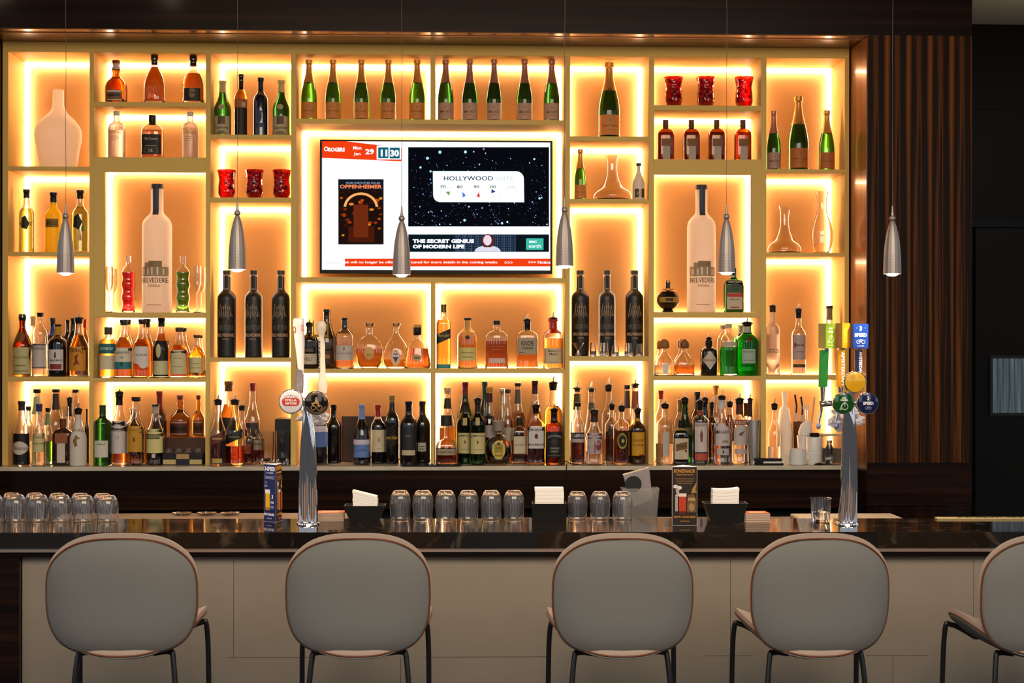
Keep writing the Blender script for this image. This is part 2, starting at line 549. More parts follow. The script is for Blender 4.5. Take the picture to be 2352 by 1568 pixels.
ZCEIL = 4.03
struct('floor', BX(-4.5, 4.8, -4, 10.1, -.05, 0), pm('dark_floor_tile', '#2b2622', .4, var=.2, bscale=2))
ceil = struct('ceiling', BX(-4.5, 4.8, 2.4, 10.1, ZCEIL, ZCEIL + .05), pm('grey_beige_ceiling', '#b8ae9c', .9))
xr = P(2232, 500, YW).x
xl = P(0, 500, YW).x - .9
x1993 = P(1993, 500, YW).x
zh = Z(76, 1500, YW)
zb = Z(1062, 2100, YW)
struct('trim_header', BX(xl, xr, YW, YF + .02, zh, ZCEIL), EBONY)
struct('trim_header_soffit', BX(xl, x1993, YW + .002, YF, zh - .006, zh - .0005), SOFFIT)
struct('trim_soffit_bead', BX(xl, x1993, YW + .075, YW + .083, zh - .010, zh - .006), pm('copper_bead', '#b07a5a', .3, .6))
struct('wall_right_veneer', BX(x1993, xr, YW, 8.4, zb, zh - .0005), ZEBRA)
struct('trim_right_reveal', BX(x1993 - .006, x1993 - .0005, YW + .004, YF, ZCT, zh - .011), REVEAL)
zlo = Z(1160, 2100, YW)
struct('trim_right_band', BX(x1993, xr, YW - .001, 8.4, zlo, zb - .001), EBONY)
struct('trim_right_plinth', BX(x1993, xr, YW + .01, 8.4, 0, zlo - .001), wood('ebony_veneer_vertical', [(.3, '#0a0503'), (.5, '#1a0c07'), (.75, '#301a0c')], 30, .3, rough=.3, seed=3))
xb0 = P(4, 500, YF).x
struct('wall_left_veneer', BX(xl, xb0 - .001, YW, 8.4, 0, zh - .011), EBONY)
# far wall with the service door
YD = 10.0
struct('wall_back', BX(-4.5, 4.8, YD, YD + .1, 0, ZCEIL), DARKWALL)
xd0, xd1 = P(2236, 600, YD).x, P(2236, 600, YD).x + 1.1
zd = P(2300, 524, YD).z
door = struct('door_1', BX(xd0, xd1, YD - .04, YD - .002, .01, zd), pm('charcoal_door', '#0e0c09', .55, spec=.2))
struct('door_frame', BX(xd0 - .1, xd1 + .1, YD - .06, YD - .001, zd + .004, P(2300, 506, YD).z), pm('gloss_black_lintel', '#020202', .35, spec=.2), door)
wx0, wx1, wz1, wz0 = P(2280, 800, YD - .05).x, P(2372, 800, YD - .05).x, P(2300, 823, YD - .05).z, P(2300, 948, YD - .05).z
bm = bmesh.new()
for a in ((wx0 - .02, wx0, wz0 - .02, wz1 + .02), (wx1, wx1 + .02, wz0 - .02, wz1 + .02), (wx0, wx1, wz1, wz1 + .02), (wx0, wx1, wz0 - .02, wz0)):
    box(bm, a[0], a[1], YD - .055, YD - .0405, a[2], a[3])
struct('window_frame', bm, pm('black_window_frame', '#080807', .4), door)
gm = bpy.data.materials.new('lit_window_glass'); gm.use_nodes = True
nt = gm.node_tree; b = nt.nodes['Principled BSDF']
b.inputs['Base Color'].default_value = (.03, .04, .045, 1); b.inputs['Roughness'].default_value = .1
tc = nt.nodes.new('ShaderNodeTexCoord'); wv = nt.nodes.new('ShaderNodeTexNoise'); mp = nt.nodes.new('ShaderNodeMapping')
mp.inputs['Scale'].default_value = (14, 1, .4); nt.links.new(tc.outputs['Object'], mp.inputs[0]); nt.links.new(mp.outputs[0], wv.inputs['Vector'])
cr = nt.nodes.new('ShaderNodeValToRGB'); cr.color_ramp.elements[0].position = .35; cr.color_ramp.elements[0].color = (.02, .028, .032, 1)
cr.color_ramp.elements[1].position = .7; cr.color_ramp.elements[1].color = (.085, .11, .12, 1)
nt.links.new(wv.outputs['Fac'], cr.inputs[0]); nt.links.new(cr.outputs[0], b.inputs['Emission Color']); b.inputs['Emission Strength'].default_value = 1
struct('window_pane', BX(wx0, wx1, YD - .048, YD - .042, wz0, wz1), gm, door)
bm = bmesh.new()
box(bm, xr, 4.8, YD - .006, YD - .001, P(2300, 252, YD).z, P(2300, 249, YD).z)
struct('trim_wall_seam', bm, pm('black_seam', '#000000', .9))

# ceiling downlights above the bar
for i, x in enumerate((-3.05, -1.93)):
    t = thing('downlight', ('round recessed ceiling downlight, the outer left one', 'round recessed ceiling downlight nearer the middle of the bar')[i], 'ceiling light', (x, 5.05, ZCEIL), group='ceiling downlights over the bar')
    bm = bmesh.new(); lathe(bm, [(.075, -.004), (.075, -.012), (.055, -.012), (.05, -.004)], closed=False)
    obj('trim_ring', bm, 'white', t)
    bm = bmesh.new(); lathe(bm, [(.05, -.010), (.05, -.006)])
    obj('lens', bm, pm('downlight_lens', (1, .78, .5), emis=60), t)

# ================================================================== lit shelving
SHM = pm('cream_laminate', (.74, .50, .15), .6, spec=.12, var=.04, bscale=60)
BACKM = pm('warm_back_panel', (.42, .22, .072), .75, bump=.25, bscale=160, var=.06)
LEDC = (1.0, .67, .42)
LED = pm('warm_led_tape', LEDC, emis=66)
LEDF = pm('led_diffuser_edge', LEDC, emis=7)
LEDB = pm('warm_led_tape_low', LEDC, emis=26)
shelf = thing('backlit_shelving', 'cream backlit wall shelving with open niches full of liquor bottles', 'shelving unit', (0, YF, ZCT))
cols = {  # px left, px right, [(top y, floor y), ...]
 1: (18, 205, [(116, 382), (392, 578.5), (588, 865), (876, 1067)]),
 2: (215, 472, [(120, 234), (245, 361), (373, 717.5), (728, 868), (877, 1067)]),
 3: (483, 668, [(122, 309), (319, 453.5), (465, 821), (831, 1067)]),
 6: (1309, 1490, [(128.5, 313), (324, 456.5), (467, 818), (829, 1067)]),
 7: (1502, 1748, [(129, 242), (254, 366), (379, 716.5), (728, 863), (873, 1067)]),
 8: (1760, 1940, [(129.5, 388.5), (398, 580), (589, 862), (872, 1067)]),
}
comps = []
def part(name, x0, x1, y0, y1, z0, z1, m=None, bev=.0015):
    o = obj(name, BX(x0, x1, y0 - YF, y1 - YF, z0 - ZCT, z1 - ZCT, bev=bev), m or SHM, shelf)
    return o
def column(c0, c1, rows):
    mx = (c0 + c1) / 2
    for (a, b), (c, d) in zip(rows, rows[1:]):
        part('shelf_board', X(c0), X(c1), YF + .001, YB, Z(c, mx), Z(b, mx))
    for a, b in rows:
        comps.append((X(c0), X(c1), Z(b, mx), Z(a, mx)))
for k, (c0, c1, rows) in cols.items():
    column(c0, c1, rows)
ZT = Z(98, 900)
def zt(px): return Z(98, px)
ztop = Z(100, 1176)
zceil = Z(128, 1176)
# centre: two champagne niches, the screen niche, four lower niches
comps += [(X(680), X(988), Z(274, 1000), zceil), (X(998), X(1298), Z(274, 1000), zceil), (X(680), X(1298), Z(637, 1000), Z(285, 1000)),
          (X(680), X(989.5), Z(847, 1000), Z(648, 1000)), (X(998.5), X(1298), Z(847, 1000), Z(648, 1000)),
          (X(680), X(989.5), ZCT, Z(857, 1000)), (X(998.5), X(1298), ZCT, Z(857, 1000))]
for a, b in ((285, 274), (648, 637), (857, 847)):
    part('shelf_board', X(680), X(1298), YF + .001, YB, Z(a, 1000), Z(b, 1000))
part('divider', X(988), X(998), YF, YB, Z(274, 1000), zceil)
part('divider', X(989.5), X(998.5), YF, YB, Z(847, 1000), Z(648, 1000))
part('divider', X(989.5), X(998.5), YF, YB, ZCT, Z(857, 1000))
for a, b in ((5, 18), (205, 215), (472, 483), (668, 680), (1298, 1309), (1490, 1502), (1748, 1760), (1940, 1950)):
    part('divider', X(a), X(b), YF, YB, ZCT, zceil)
part('top_rail', X(5), X(1950), YF, YB, zceil, ztop)
part('fascia', X(215), X(240), YF - .001, YF + .02, Z(728, 228), Z(361, 228))
part('fascia', X(240), X(472), YF - .001, YF + .02, Z(395, 350), Z(361.5, 350))
part('fascia', X(1725), X(1748), YF - .001, YF + .02, Z(716, 1736), Z(366, 1736))
part('fascia', X(1502), X(1725), YF - .001, YF + .02, Z(401, 1620), Z(366.5, 1620))
comps = [(a, b, c, zceil if abs(d - zceil) < .03 else d) for a, b, c, d in comps]
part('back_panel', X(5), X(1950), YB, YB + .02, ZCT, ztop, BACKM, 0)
for x0, x1, z0, z1 in comps:
    bottom = abs(z0 - Z(847, 1000)) < .08 or abs(z0 - Z(717, 1000)) < .02     # only these rows glow from below too
    bm = bmesh.new()
    w, e = .016, .0008
    y0, y1 = YB - YF - .019, YB - YF - e
    a, b_, c, d = x0 + e, x1 - e, z0 - ZCT + e, z1 - ZCT - e
    def profile(x0_, x1_, z0_, z1_, n, mi):
        g0 = set(bm.faces)
        box(bm, x0_, x1_, y0, y1, z0_, z1_)
        for f in set(bm.faces) - g0:
            f.normal_update()
            if f.normal.dot(Vector(n)) > .9: f.material_index = mi     # the tape itself looks along the panel, its diffuser edge faces the room
    profile(a, b_, d - w, d, (0, 0, -1), 1)
    if bottom: profile(a, b_, c, c + w * .3, (0, 0, 1), 2)
    profile(a, a + w, c + w * .3, d - w, (1, 0, 0), 1)
    profile(b_ - w, b_, c + w * .3, d - w, (-1, 0, 0), 1)
    obj('led_strip', bm, [LEDF, LED, LEDB], shelf, 0)

# back counter and the cabinets under it
YC = YF - .08
STONE = pm('polished_stone_edge', '#cdc2ac', .2, coat=.3, var=.3, bscale=9)
xc1 = x1993 - .008
tag(obj('back_counter', BX(xb0 + .001, xc1, YC, YB + .02, P(1000, 1080, YC).z, ZCT - .0008, bev=.002), STONE), 'long polished stone counter under the lit shelving', 'counter')
zcl = P(1000, 1080, YC).z
tag(obj('back_bar_cabinet', BX(xb0 + .001, x1993 - .002, YC + .02, YB, P(1000, 1170, YC).z, zcl - .001, bev=.001), EBONY), 'dark ebony veneer cabinet front below the stone back counter', 'cabinet')
struct('trim_toe_recess', BX(xb0 + .001, x1993 - .002, YC + .12, YB, 0, P(1000, 1170, YC).z - .001), pm('black_recess', '#020202', .9))

# ================================================================== front bar
ZB = 1.034
fl, fr = Pz(-40, 1222.9, ZB), Pz(2392, 1221.2, ZB)
bl, br = Pz(-40, 1191, ZB), Pz(2392, 1190, ZB)
ax = (fr - fl).normalized(); BARANG = math.atan2(ax.y, ax.x)
BARD = (bl - fl).dot(Vector((-ax.y, ax.x, 0)))
fl, fr = fl - ax * .9, fr + ax * .7       # the bar runs on beyond both sides of the photograph
BARL = (fr - fl).length
def bar_root(name, label, cat):
    return thing(name, label, cat, (fl.x, fl.y, 0), BARANG)
marble = pm('black_marble', '#0c0a08', .06, coat=0, spec=.5)
mm = marble; nt = mm.node_tree; b = nt.nodes['Principled BSDF']
tc = nt.nodes.new('ShaderNodeTexCoord'); nz = nt.nodes.new('ShaderNodeTexNoise'); nz.inputs['Scale'].default_value = 5; nz.inputs['Detail'].default_value = 8; nz.inputs['Distortion'].default_value = 2.5
nt.links.new(tc.outputs['Object'], nz.inputs[0])
cr = nt.nodes.new('ShaderNodeValToRGB'); e = cr.color_ramp.elements; e[0].position = .56; e[0].color = (.009, .0065, .0045, 1); e[1].position = .74; e[1].color = (.075, .055, .036, 1)
nt.links.new(nz.outputs['Fac'], cr.inputs[0]); nt.links.new(cr.outputs[0], b.inputs['Base Color'])
bt = bar_root('bar_counter', 'long dark marble topped bar with pale front panels in the foreground', 'bar counter')
TH = .062
obj('countertop', BX(0, BARL, 0, BARD, ZB - TH, ZB, bev=.0025), marble, bt)
obj('edge_trim', BX(0, BARL, .010, .05, ZB - TH - .0155, ZB - TH - .0005), pm('satin_metal_trim', '#a9988c', .35, .7), bt)
obj('apron', BX(0, BARL, .018, .06, ZB - TH - .036, ZB - TH - .016), pm('dark_apron', '#0a0403', .5, spec=.15), bt)
YP = .055
xpil = (P(52, 1400, Pz(52, 1222, ZB).y + YP - .004).x - fl.x)
bm = bmesh.new()
zp1 = ZB - TH - .0365
PANELM = pm('pale_linen_laminate', '#8d8478', .55, var=.07, bscale=14)
box(bm, xpil, BARL, YP, YP + .03, .08, zp1)
obj('front_panel', bm, PANELM, bt)
# joints between the laminate sheets
bm = bmesh.new()
def seam(px, y0, y1=None, px1=None):
    Yp = Pz(px, 1222, ZB).y + YP
    p = P(px, y0, Yp)
    if px1 is None:
        q = P(px, y1, Yp)
        box(bm, p.x - fl.x - .0008, p.x - fl.x + .0008, YP - .0006, YP, q.z, p.z)
    else:
        q = P(px1, y0, Yp)
        box(bm, p.x - fl.x, q.x - fl.x, YP - .0006, YP, p.z - .0008, p.z + .0008)
seam(537, 1281, 1508); seam(1678, 1281, 1490); seam(2238, 1281, 1470); seam(2052, 1508, 1568)
seam(1990, 1506, None, 2130); seam(520, 1509, None, 720); seam(1620, 1506, None, 1730); seam(975, 1508, None, 1260); seam(920, 1510, 1568)
obj('panel_joint', bm, pm('panel_joint_line', '#3c372f', .8), bt)
obj('pilaster', BX(0, xpil - .002, YP - .03, YP + .03, 0, zp1), EBONY, bt)
obj('kickboard', BX(xpil, BARL, YP + .05, YP + .06, 0, .079), pm('dark_kickboard', '#0d0a08', .5), bt)
obj('body', BX(0, BARL, YP + .031, BARD - .02, .08, ZB - TH - .001), pm('bar_carcass', '#1a1410', .6), bt)
def BY(px):
    """front of the bar top at picture column px"""
    return Pz(px, 1222, ZB).y

# steel under-bar ledge behind the bar, left half; white board and rubber bar mat to the right
zl = .978
p0, p1 = Pz(150, 1179, zl), Pz(832, 1179, zl)
tag(obj('underbar_ledge', BX(p0.x, p1.x, p0.y - .30, p0.y, zl - .05, zl, bev=.003), pm('dull_steel', (.15, .135, .11), .5, .5)), 'brushed steel under-bar ledge behind the left half of the bar', 'steel counter')
cab = obj('underbar_cabinet', BX(p0.x, p1.x, p0.y - .28, p0.y - .02, 0, zl - .051), pm('underbar_steel_box', '#3a3632', .4, .8)); tag(cab, 'steel under-bar cabinet carrying the brushed ledge', 'cabinet')
zl2 = .985
p0, p1 = Pz(1815, 1179, zl2), Pz(2048, 1179, zl2)
p2 = Pz(2050, 1190, zl2)
tag(obj('underbar_shelf', BX(P(1205, 1180, 6.2).x, p1.x + .03, p0.y - .32, p0.y + .02, 0, zl2 - .016, bev=.003), pm('underbar_black_box', '#0b0a09', .4)), 'low black under-bar unit behind the right half of the bar', 'cabinet')
tag(obj('cutting_board', BX(p0.x, p1.x, p0.y - .28, p0.y, zl2 - .015, zl2, bev=.003), pm('cream_cutting_board', '#cdbfa0', .5)), 'cream cutting board lying flat behind the right tap tower', 'cutting board')
zm = ZB
a, c = Pz(2146, 1190.5, zm), Pz(2352, 1190.5, zm)
A = Art(lambda x, y, l: Vector((x, y, .0072 + l * .0003)))
mat_ = obj('bar_mat', BX(0, .62, 0, .035, 0, .007, bev=.001), pm('tan_rubber_mat', '#c9b37a', .7)); mat_.location = (a.x, a.y - .037, ZB + .0005); mat_.rotation_euler = (0, 0, BARANG)
tag(mat_, 'tan bar mat with dark lettering at the far right of the bar', 'bar mat')
A.text('PREMIUM LAGER', .34, .018, .022, '#1a1712', w=.5, bold=.03)
A.done('lettering', mat_)

# ================================================================== wall screen
YT = YB - .09
tv = thing('television', 'wide flat television glowing in the middle niche of the shelving', 'television', P(1001, 629, YT))
T0 = tv.location.copy()
q = lambda px, py, Y=YT: P(px, py, Y) - T0
a, c = q(735, 320.5), q(1268.5, 629)
bm = bmesh.new(); w = pxm(YT)
for s in ((a.x, c.x, a.z - 3.2 * w, a.z), (a.x, c.x, c.z, c.z + 8 * w), (a.x, a.x + 4.5 * w, c.z + 8 * w, a.z - 3.2 * w), (c.x - 4.2 * w, c.x, c.z + 8 * w, a.z - 3.2 * w)):
    box(bm, s[0], s[1], -.004, .03, s[2], s[3])
obj('bezel', bm, pm('gloss_black_bezel', '#040404', .4, spec=.2), tv)
obj('rear_housing', BX(a.x + .004, c.x - .004, .012, .05, c.z + .004, a.z - .004), 'black', tv)
obj('wall_bracket', BX(-.2, .2, .0505, YB - YT - .001, .2, .5), 'blackmetal', tv)
obj('status_light', BX(q(1048.5, 0).x, q(1049.5, 0).x, -.0055, -.0041, q(0, 629.8).z, q(0, 628.6).z), pm('red_led', (1, .05, .02), emis=2), tv)
EM = {}
def em(c, s=1.0):
    k = 'screen_' + c.strip('#')
    if k not in EM:
        EM[k] = pm(k, c, .3, emis=s)
    return EM[k]
A = Art(lambda x, y, l: q(x, -y) + Vector((0, .006 - l * .00012 if l < 80 else .006 - 80 * .00012 - (l - 80) * .00002, 0)))
W_ = em('#f4f8ff', 1.15)
A.rect(739, 1264, -621, -323, W_)
RED = em('#f4400f')
A.poly([(739, -362), (922, -370), (922, -339), (790, -323.5), (739, -323.5)], RED)
A.text('ROGERS', 773, -343, 9.5, W_, w=38, bold=.05)
A.ring(749, -341.5, 3, 5.2, W_)
A.text('Mon', 820.5, -339, 8, W_, w=19, bold=.02); A.text('Jan', 820, -353.5, 9, W_, w=16, bold=.02)
A.text('29', 849, -348, 13, W_, w=20, bold=.04)
A.rect(865, 921, -366, -334, W_); TEAL = em('#0f6478')
A.rect(868.5, 892, -363, -338, TEAL); A.rect(895, 918, -363.5, -338.5, TEAL)
A.text('11', 882, -351, 16, W_, w=15, bold=.05); A.text('30', 906.5, -351.5, 16, W_, w=20, bold=.05)
# poster, generic picture
A.rect(777, 881, -561, -411.5, em('#1c0f0b'))
for k in range(46):
    u, v = rnd.uniform(783, 875), rnd.uniform(-540, -437)
    A.ell(u, v, rnd.uniform(3, 6), rnd.uniform(2, 5), em(rnd.choice(['#7a2408', '#c8520e', '#e88a20', '#a03208', '#38110a'])), 9)
A.ring(829, -478, 34, 40, em('#ffb26a'), a0=.1, a1=math.pi - .1, ry=.9)
A.ell(829, -552, 34, 9, em('#1c0f0b')); A.rect(800, 860, -556, -520, em('#4a1808')); A.rect(812, 846, -545, -470, em('#6e2a10'))
A.rect(777, 881, -436, -411.5, em('#141820'))
A.text('FROM CHRISTOPHER NOLAN', 834, -420, 4, em('#9fb4d8'), w=78)
A.text('OPPENHEIMER', 829, -428.5, 9, em('#ff8e5a'), w=97, bold=.03)
# star field
A.rect(937.5, 1261, -520, -338, em('#0b1c22')); A.rect(938.5, 1259.5, -519, -339.5, em('#05070f'))
SC = [em(c, 1.2) for c in ('#7fb4ff', '#a9dfff', '#c39cff', '#e6f0ff', '#5c6ea8', '#3a4468')]
A.layer = 81
for k in range(420):
    v = -339.5 - 179 * (rnd.random() ** .6); u = rnd.uniform(940, 1258)
    r_ = .35 + rnd.random() ** 5 * 1.6
    A.ell(u, max(v, -517), r_, r_, rnd.choice(SC), 6)
for u, v, r_ in ((1010.5, -350, 3.6), (1069, -349.5, 3.4), (982, -364, 3.4), (966, -385, 2.6), (989, -394, 2.6), (1067, -506, 3), (1227, -366, 2.4), (1239, -456, 2.6), (1077, -475, 2), (1153, -513, 2.8), (1165, -510, 2.4), (1088, -349, 1.8)):
    A.ell(u, v, r_, r_, SC[1], 10)
# rounded card
pts = [(995, -394)] + [(1186 + 17 * math.sin(t), -411 + 17 * math.cos(t)) for t in [k * math.pi / 12 for k in range(7)]] + [(1203.5, -464.5)] + [(1011 - 16 * math.sin(t), -448.5 - 16 * math.cos(t)) for t in [k * math.pi / 12 for k in range(7)]]
A.poly([(994, -393.3)] + pts[1:8] + [(1204, -465)] + pts[9:], em('#9fe8ee'))
A.poly(pts, W_)
INK = em('#12303c')
A.text('HOLLYWOOD', 1076, -410, 10, INK, w=113); A.text('SUITE', 1158, -410, 9.5, em('#dfe6e8'), w=43)
for x, s, c, a0 in ((1017.5, '70', '#8a9a50', -.75), (1056, '80', '#3d7fd0', -1.5), (1094.5, '90', '#e0452c', -2.2), (1132.5, '00', '#2b3a90', 2.6)):
    A.text(s, x, -429.5, 7, INK, w=13)
    A.ring(x + 6, -442, 11, 12, em('#e4e8ec'))
    A.ell(x + 6, -441, 10, 12, em(c), 6, a0, a0 + .8)
A.text('ON%', 1174, -430.5, 5, em('#dcc8b8'), w=20); A.ring(1176, -442, 11, 12, em('#e4e8ec'))
# lower banner
A.rect(938, 1260.5, -578.5, -538.5, em('#051820'))
for k in range(34):
    A.rect(1046 + k * 5, 1049.5 + k * 5, -577.5, -539.5, em(('#3c4a66', '#4a5a7c', '#2c3a54')[k % 3]))
for k in range(7):
    A.rect(1040, 1215, -575 + k * 5.6, -573.2 + k * 5.6, em('#16283a'))
A.rect(1185, 1260.5, -578, -539, em('#08141c'))
A.text('THE SECRET GENIUS', 1018.5, -554, 9, W_, w=141, bold=.06); A.text('OF MODERN LIFE', 1007.5, -566.5, 9, W_, w=119, bold=.06)
A.ell(1120, -578, 30, 14, em('#dcdff0'), 20, 0, math.pi); A.ell(1120, -554, 15, 16.5, em('#5c2a2c')); A.ell(1119.5, -552, 9.5, 12, em('#f0ddea')); A.rect(1107, 1132, -577.5, -568, em('#e6e0ee'))
A.rect(1208, 1248, -574, -547.5, em('#3fbfa8')); A.text('BBC', 1224, -555.5, 5, W_, w=18, bold=.05); A.text('earth', 1228, -565, 8, W_, w=28)
# ticker
A.rect(792.5, 1264, -611.8, -594, RED)
A.text('ek will no longer be offered. Stay tuned for more details in the coming weeks.', 968, -603, 7.6, W_, w=352, bold=.02)
A.text('>>>', 1168, -603, 6, W_, w=19); A.text('>>> Notice', 1238.5, -602.5, 7, W_, w=51, bold=.02)
A.text('CORUS', 766, -604, 6, em('#d8e4ea'), w=34)
A.done('screen', tv)

# ================================================================== bottles
BLACKR = 'black'
BOT = []
def shell(bm, pf, w2, H, n, dy, wall=.0028, base=.010, open_top=True, slant=0):
    """hollow vessel: outer wall up, inner wall down"""
    out = [(pf(h) * w2, h * H) for h in pf.samples()]
    inn = [(max(r - wall, .001), max(z, base)) for r, z in out if z >= base * .5]
    pr = [(1e-5, 0)] + out + inn[::-1] + [(1e-5, base)]
    lathe(bm, pr, 28, n, dy, closed=False, slant=slant)
    bmesh.ops.remove_doubles(bm, verts=bm.verts, dist=1e-6)
    return bm
def front(pf, w2, H, n, dy, flatn=None):
    """y of the front surface of the body at (x, z)"""
    def f(x, z):
        r = pf(max(0, min(1, z / H))) * w2
        u = min(.995, abs(x) / r)
        return -r * dy * (1 - u ** n) ** (1 / n)
    return f
def bottle(label, x, top, w, prof, body, liq=None, caps=(), labs=(), off=.10, base=None, n=2, dy=1, group=None, name='liquor_bottle', cat='bottle', spout=0, rz=0, Y=None, slant=0, lean=0):
    """x, top, w: where the bottle shows in the photograph (centre, top, width); off: how far behind the shelf edge it stands"""
    Yc = Y if Y is not None else YF + off
    z0 = base
    p = P(x, top, Yc)
    H = p.z - z0
    w2 = w / 2 * pxm(Yc)
    pf = PR[prof]
    ry = w2 * dy
    cx = p.x
    for a, b, c, d in comps:                # keep clear of the uprights, the back panel and the shelf edge
        if c - .25 < z0 < d and a - .05 < cx < b + .05 and abs(c - z0) < .25 and z0 + .02 > c:
            H = min(H, d - z0 - .005)
            if w2 * 2 > b - a - .004: w2 = (b - a) / 2 - .002
            cx = min(max(cx, a + w2 + .0015), b - w2 - .0015)
            p.x = cx
            Yc = min(Yc, YB - .020 - ry)
            BOT.append([None, cx, Yc, w2, ry, z0, n, (a + w2 + .0015, b - w2 - .0015), ((YC - YF + .01 if abs(z0 - CT) < .001 else .002) + YF + ry, YB - .020 - ry)])
            break
    t = thing(name, label, cat, (p.x, Yc, z0 + .0004), rz, group)
    if BOT and BOT[-1][0] is None: BOT[-1][0] = t
    bm = bmesh.new()
    if body[0] == '=':
        lathe(bm, [(pf(h) * w2, h * H) for h in pf.samples()], 28, n, dy, slant=slant)
        o = obj('glass_body', bm, body[1:], t, 45)
    else:
        shell(bm, pf, w2, H, n, dy, slant=slant)
        o = obj('glass_body', bm, body, t, 45)
    if liq:
        lv, col_ = liq
        bm = bmesh.new()
        hs = pf.samples(.0, lv)
        pr = [(max(pf(h) * w2 - .0034, .001), max(h * H, .0106)) for h in hs if h * H >= .004]
        lathe(bm, pr, 24, n, dy)
        obj('liquid', bm, col_, t, 45)
    for c in caps:
        h0, h1, m, sc_ = (list(c) + [1.0])[:4]
        bm = bmesh.new()
        pr = [(pf(h) * w2 * sc_ + .0009, h * H) for h in pf.samples(h0, h1)]
        if h1 >= 1: pr[-1] = (pr[-1][0], H + .0016)
        rr = pr[-1][0]
        if h1 >= 1: pr.append((rr * .8, H + .0024))
        # the inside wall hugs the glass so that only a thin sleeve is added below the rim
        if h1 < 1:
            pr = pr + [(pf(h) * w2 * sc_ + .0002, h * H) for h in reversed(pf.samples(h0, h1))]
            lathe(bm, pr + [pr[0]], 22, n if h0 < .7 else 2, dy if h0 < .7 else 1, closed=False)
        else:
            lathe(bm, pr, 22, 2 if h0 > .55 else n, 1 if h0 > .55 else dy)
        nm = 'cap' if h1 >= 1 and h0 > .83 else ('foil' if h1 >= 1 else 'neck_band')
        obj(nm, bm, m, t, 45)
    if spout:
        bm = bmesh.new()
        r = pf(1) * w2
        lathe(bm, [(r * .8, H - .012), (r * .8, H + .001), (r * 1.35, H + .004), (r * 1.25, H + .008), (r * .55, H + .016)], 18)
        k = obj('pourer', bm, BLACKR, t, 45)
        if spout > 1:
            L = spout * pxm(Yc)
            bm = bmesh.new()
            tube(bm, [(0, 0, H + .013), (0, 0, H + .013 + L * .45), (.004, -.002, H + .013 + L)], [.0042, .004, .0034], 10)
            obj('pourer_spout', bm, 'steel', k)
    f = front(pf, w2, H, n, dy)
    for li_, lb in enumerate(labs):
        h0, h1, hw, paper, items = (list(lb) + [[]])[:5]
        shape = lb[5] if len(lb) > 5 else 'r'
        a0, a1 = h0 * H, h1 * H
        cz, hh = (a0 + a1) / 2, (a1 - a0) / 2
        ww = hw * w2
        A = Art(lambda x_, z_, l: Vector((x_, f(x_, z_) - .0006 - l * .00045, z_)))
        A.layer = li_ * 2
        if paper:
            if shape == 'o': 
                A.ell(0, cz, ww, hh, paper)
            elif shape == 'd':
                A.poly([(0, a0), (ww * .9, cz), (0, a1), (-ww * .9, cz)], paper, 4); A.layer += 2
            elif shape == 's':
                A.rect(-ww, ww, a0, a1, paper, 10, 3, 0, .45)
            else:
                A.rect(-ww, ww, a0, a1, paper, 12, 6)
        for it in items:
            k = it[0]
            if k == 'R': A.rect(it[1] * ww, it[2] * ww, a0 + it[3] * 2 * hh, a0 + it[4] * 2 * hh, it[5], 12, 2)
            elif k == 'E': A.ell(it[1] * ww, a0 + it[2] * 2 * hh, it[3] * ww, it[4] * 2 * hh, it[5], 16)
            elif k == 'P': A.poly([(u * ww, a0 + v * 2 * hh) for u, v in it[1]], it[2])
            elif k == 'S': A.rect(it[1] * ww, it[2] * ww, a0 + it[3] * 2 * hh, a0 + it[4] * 2 * hh, it[5], 6, 1, 0, .45)
            else:  # (text, v, height, colour, width)
                s_, v_, h_, c_ = it[:4]
                A.text(s_, 0, a0 + v_ * 2 * hh, h_ * 2 * hh, c_, w=(it[4] if len(it) > 4 else .8) * 2 * ww, bold=.015, arc=it[5] * hh if len(it) > 5 else 0)
        A.done('label' if (paper or items) else 'print', t)
    if lean:
        t.rotation_euler[1] = lean
    return t

S = {  # floor heights of the niches by column and row
 k: [Z(b, (c0 + c1) / 2) for a, b in rows] for k, (c0, c1, rows) in cols.items()}
CT = ZCT
ZTOP = Z(274, 1000); ZMID = Z(847, 1000)
IVORY, CREAM, GREYP, OR_ = '#d8cfc0', '#d9cf9a', '#b5aca6', '#c9823c'
DK = '#1a1512'

# --- column 1
bottle('large frosted pale glass vase in the top left niche', 134, 207, 104, 'vase', '=frost', base=S[1][0], off=.12, name='vase', cat='vase')
bottle('clear bottle of green liqueur with black cap, left beside the yellow one', 61, 436, 33, 'spirit', 'clear', (.70, 'limel'), [(.87, 1, 'black')], [(.34, .60, .75, None, [('P', [(-.6, .2), (.5, .1), (.8, .5), (.2, .95), (-.5, .8)], '#20281a'), ('CHARTREUSE', .45, .22, '#0d120a', 1.2)])], base=S[1][1], off=.10)
bottle('opaque yellow liqueur bottle with black cap in the second left niche', 123, 443, 38, 'spirit', '=yellowfrost', None, [(.84, 1, 'black')], [(.42, .56, .75, '#8a6a20', [('LIMONCELLO', .5, .5, '#3a2c10', .85)])], base=S[1][1], off=.10)
bottle('clear bottle of green liqueur with black cap beside the wide cream upright', 184, 438, 37, 'spirit', 'clear', (.74, 'limel'), [(.87, 1, 'black')], [(.32, .64, .7, None, [('P', [(-.9, .3), (.2, .15), (.7, .55), (0, .95), (-.7, .8)], '#101410'), ('P', [(.6, .05), (.95, .1), (.9, .35), (.6, .3)], '#2f7a2a')])], base=S[1][1], off=.10)
b_ = S[1][2]
